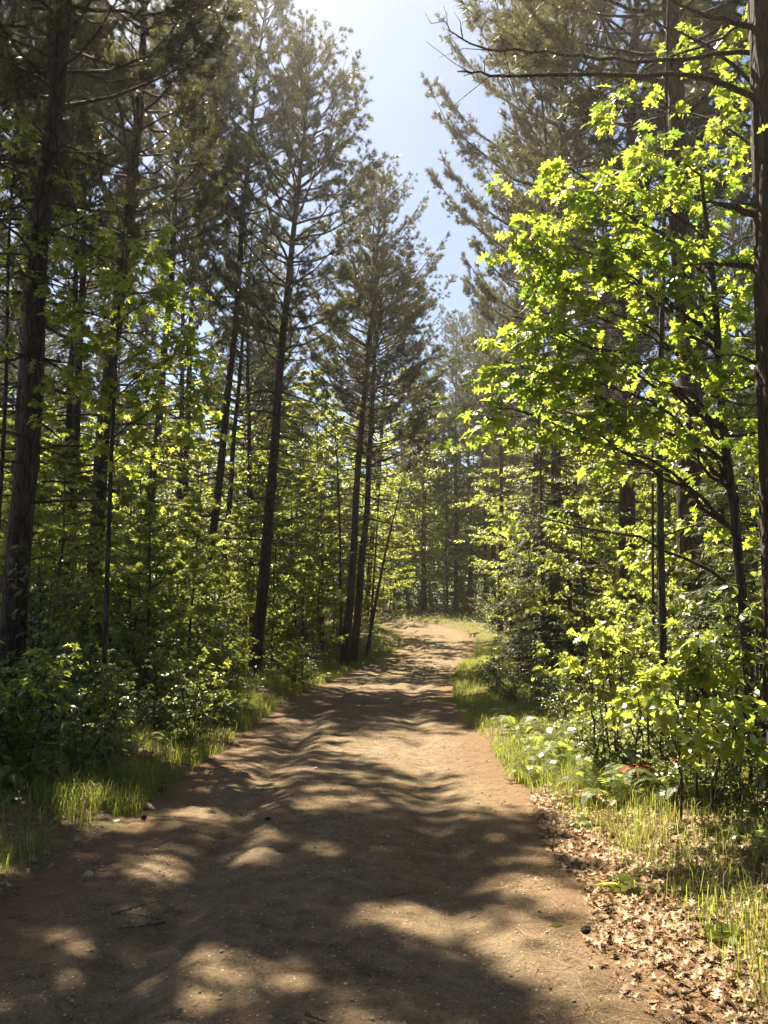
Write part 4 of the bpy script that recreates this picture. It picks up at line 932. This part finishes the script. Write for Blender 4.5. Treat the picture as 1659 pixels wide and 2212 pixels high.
stick((240,1978), (345,1950), .005, 'thin twig lying across the shaded left side of the road', 3)
stick((1470,1560+430), (1560,1995), .014, 'short broken dark branch piece among dry leaves on the right', 4, False)
stick((660,2196), (705,2214), .008, 'dark twig cut by the lower edge of the photo', 5, False)
stick((360,1995), (250,2010), .006, 'twig lying parallel below the crooked one on the left', 6)
stick((840,1850+90), (900,1930), .004, 'tiny pale twig in the shaded middle of the road', 7, False)
stick((1540,1700), (1600,1770), .008, 'slanting stick poking out of litter beside the right bush', 8)
def cone(vx, vy, sc, lab, seed):
    q = np.random.RandomState(seed); mb = MB(); n = 60
    sc_ = (np.array([[-.4, 0, 0], [.4, 0, 0], [.28, .8, .12], [-.28, .8, .12]]), np.array([[0, 1, 2, 3]]))
    i = np.arange(n); t = i/n; a = i*2.39996; rad = .55*np.sin(math.pi*(t*.8+.12)); ax = t*2.2-1.1
    T = np.column_stack([np.cos(a)*rad*.5, ax, np.sin(a)*rad*.5+.62]); D = np.column_stack([np.cos(a), .5+0*a, np.sin(a)])
    mb.inst(sc_, frames(D, np.tile([0, -1., .2], (n, 1))), T, np.full(n, .75))
    s = np.linspace(-1.1, 1.1, 7); mb.tube(np.column_stack([0*s, s, 0*s+.62]), .42*np.cos(s*1.1)+.05, 7)
    for k in range(len(mb.V)): mb.V[k] = mb.V[k]*sc
    o = mb.obj('pine_cone', M['twig']); o.location = onground(vx, vy); o.rotation_euler = (0, 0, q.uniform(0, 6)); tag(o, lab, 'pine cone', 'pine cones on the ground')
cone(1314, 1975, .022, 'dark pine cone at the edge of the litter, in the shadow tip', 1)
cone(1504, 1936, .022, 'dark pine cone between grass tufts at the right', 2)
cone(1319, 2026, .018, 'small pine cone in sun below the shadow tip', 3)
cone(310, 1770, .020, 'pine cone at the left road edge below the lit grass', 4)
cone(580, 1772, .018, 'dark pine cone on the lit left wheel track', 5)
cone(1265, 1975+40, .022, 'smallest pine cone on the orange needles right of the road', 6)
def rock(vx, vy, s, lab, seed):
    import bmesh; q = np.random.RandomState(seed); bm = bmesh.new(); bmesh.ops.create_icosphere(bm, subdivisions=3, radius=1)
    V = np.array([v.co[:] for v in bm.verts]); F = np.array([[v.index for v in f.verts] for f in bm.faces]); bm.free()
    V = V*(1+.12*np.sin(V[:, :1]*3+seed)+.1*np.sin(V[:, 1:2]*4+2*seed)+.05*np.sin(V[:, 2:]*9))*np.array([1, .8, .55])*s; V[:, 2] += s*.25
    mb = MB(); mb.add(V, F); o = mb.obj('stone', M['stone'], None, True); o.location = onground(vx, vy); o.rotation_euler = (0, 0, seed); tag(o, lab, 'stone', 'stones on the ground')
rock(190, 1893, .035, 'pale rounded stone in the litter left of the road', 1)
rock(682, 1662, .03, 'small pale stone between the wheel tracks', 2)
rock(760, 1560, .03, 'small stone far up in the middle of the road', 3)
def fallen(vx, vy, s, lab, m, seed):
    mb = MB(); mb.add(BIG[0][0]*s*np.array([1, 1, .6])+[0, 0, s*.2], BIG[0][1]); o = mb.obj('fallen_leaf', M[m]); o.location = onground(vx, vy); o.rotation_euler = (0, 0, seed); tag(o, lab, 'leaf')
fallen(1214, 2006, .085, 'single fresh green leaf lying at the edge of the lit band', 'maple', 1)
def weed(vx, vy, lab, seed, n=7, s=.16):
    q = np.random.RandomState(seed); root = empty('weed', onground(vx, vy)); st = MB(); T = []; D = []
    for i in range(n):
        a = i*2*math.pi/n+q.normal(0, .2); h = q.uniform(.02, .07); T.append([0, 0, h]); D.append([math.cos(a), math.sin(a), .35])
    st.tube([[0, 0, -.01], [0, 0, .08]], [.004, .002], 5); st.obj('stem', M['hemlock'], root)
    lf = MB(); scatter_leaves(lf, OVL, T, D, s, q, .2); lf.obj('leaves', M['maple'], root); tag(root, lab, 'weed', 'small weeds at the road edge')
weed(300, 1745, 'small bright weed with long leaves at the left road edge', 1)
weed(350, 1708, 'low weed behind the long-leaved one at the left edge', 2, 6, .1)
weed(1560, 2035, 'small grassy weed standing in the litter near the right edge', 3, 8, .14)
weed(1340, 1925, 'low weed on the shadow edge right of the road', 4, 9, .13)
for p in list(PP)+SP+SH+FE+hm+[df]:
    if p.name not in USED:
        for c in KIDS[p.name]: bpy.data.objects.remove(c)
        bpy.data.objects.remove(p)

# unseen boughs added high on the thick left pine to shade the road
def shade_boughs():
    root = [o for o in bpy.data.objects if 'thick dark pine trunk nearest' in (o.get('label') or '')][0]
    bpy.context.view_layer.update(); inv = np.array(root.matrix_world.inverted()); q = np.random.RandomState(5)
    L = lambda p: np.asarray(p)@inv[:3, :3].T+inv[:3, 3]
    base = np.array(root.location); ax = np.array(root.matrix_world)[:3, 2]/1.05; T = []; D = []
    nd = MB()
    for (tx, ty, tz) in [(-2.7,14.2,15.2),(-3.2,15.4,15.6),(-2.5,15.6,16.2),(-3.7,14.4,16.0),(-3.9,16.2,16.4),(-3.0,16.6,17.0),(-4.3,13.6,16.4),(-3.3,13.4,15.0),(-3.6,12.7,15.8),(-4.6,15.2,17.2)]:
        e = np.array([tx, ty, tz]); p0 = base+ax*(tz-2.0); s_ = np.linspace(0, 1, 8)[:, None]
        pts = p0+(e-p0)*s_; pts[:, 2] -= .5*np.sin(s_[:, 0]*math.pi); pts[1:-1] += q.normal(0, .04, (6, 3))
        b = MB(); b.tube(L(pts), .035*(1-s_[:, 0])+.006, 5); dv = (e-p0)/np.linalg.norm(e-p0)
        for j in range(46):
            u = q.uniform(.35, 1); p = p0+(e-p0)*u; p[2] -= .5*math.sin(u*math.pi); w_ = dv+q.normal(0, .8, 3)*[1, 1, .5]; w_ /= np.linalg.norm(w_); tl = q.uniform(.2, .6)
            b.tube(L([p, p+w_*tl*.5, p+w_*tl]), [.006, .004, .003], 3)
            for g in np.arange(.3, 1.05, .16): T.append(p+w_*tl*g+q.normal(0, .04, 3)); D.append(w_+[0, 0, .4])
        b.obj('shade_bough', M['twig'], root, True)
    T = np.array(T); D = np.array(D); nd.inst(tuft(q, 34, .0125), frames(D, q.normal(size=(len(D), 3))), T, q.uniform(.9, 1.3, len(T)))
    nd.V = [L(v) for v in nd.V]; nd.obj('needles', M['needle'], root)
shade_boughs()

# ------------------------------------------------------------------ gaps cut into the near crowns, shaped to drop sun pools on the road
GAPS = [(900,1985,.30),(1000,2000,.2),(820,1972,.18),(480,2070,.24),(540,2085,.14),(630,2120,.16),(1080,2030,.2),(1170,2085,.22),(1260,2130,.22),(1350,2165,.3),(480,1700,.42),(570,1700,.3),(430,1755,.28),(330,1870,.28),
        (700,1830,.2),(560,1850,.22),(1440,1900,.45),(1550,1800,.55),(1500,2050,.4),(1600,2100,.4),(1330,1790,.5),(1400,1980,.4),(1500,2150,.35),(1610,1950,.5),(250,2150,.14),(180,2110,.13),(760,1610,.2),(650,1660,.22)]
bpy.context.view_layer.update()
sd_ = np.array(SUND); rays = [(np.array(onground(a, b)), c) for a, b, c in GAPS]
for o in [o for o in bpy.data.objects if o.name.split('.')[0] == 'needles' and o.parent and o.parent.name.startswith('pine_tree')]:
    rx, ry = o.parent.location[0], o.parent.location[1]
    if not (-12 < rx < 6 and 4 < ry < 31): continue
    me = o.data; nv_ = len(me.vertices); co = np.empty(nv_*3, np.float32); me.vertices.foreach_get('co', co); co = co.reshape(-1, 3)
    mw = np.array(o.matrix_world); wc = co@mw[:3, :3].T+mw[:3, 3]
    fc = wc.reshape(-1, 3, 3).mean(1); kill = np.zeros(len(fc), bool)
    for p_, rad_ in rays:
        v_ = fc-p_; t_ = v_@sd_; d2 = (v_*v_).sum(1)-t_*t_; kill |= (d2 < (rad_*.8)**2) & (t_ > 0)
    if kill.mean() < .002: continue
    nm = MB(); kc = co.reshape(-1, 3, 3)[~kill].reshape(-1, 3); nm.add(kc, np.arange(len(kc)).reshape(-1, 3)); o.data = nm.mesh('needles', M['needle'])

# ------------------------------------------------------------------ box of scattering air, added to imitate lens glare
hb = MB(); x0, x1, y0, y1, z0, z1 = -430, 430, -40, 440, -6, 34
hb.add([(x0,y0,z0),(x1,y0,z0),(x1,y1,z0),(x0,y1,z0),(x0,y0,z1),(x1,y0,z1),(x1,y1,z1),(x0,y1,z1)], [(0,3,2,1),(4,5,6,7),(0,1,5,4),(1,2,6,5),(2,3,7,6),(3,0,4,7)])
hm_, t_, N_, L_ = mat('glare_veil'); ou = N_.new('ShaderNodeOutputMaterial'); pv = N_.new('ShaderNodeVolumePrincipled')
pv.inputs['Color'].default_value = (1, .95, .87, 1); pv.inputs['Density'].default_value = GLARE_DENSITY; pv.inputs['Anisotropy'].default_value = .72
L_.new(pv.outputs[0], ou.inputs['Volume'])
tag(hb.obj('glare_veil', hm_), kind='stuff', label='thin lit air added between the trees to imitate lens glare', cat='glare_veil')
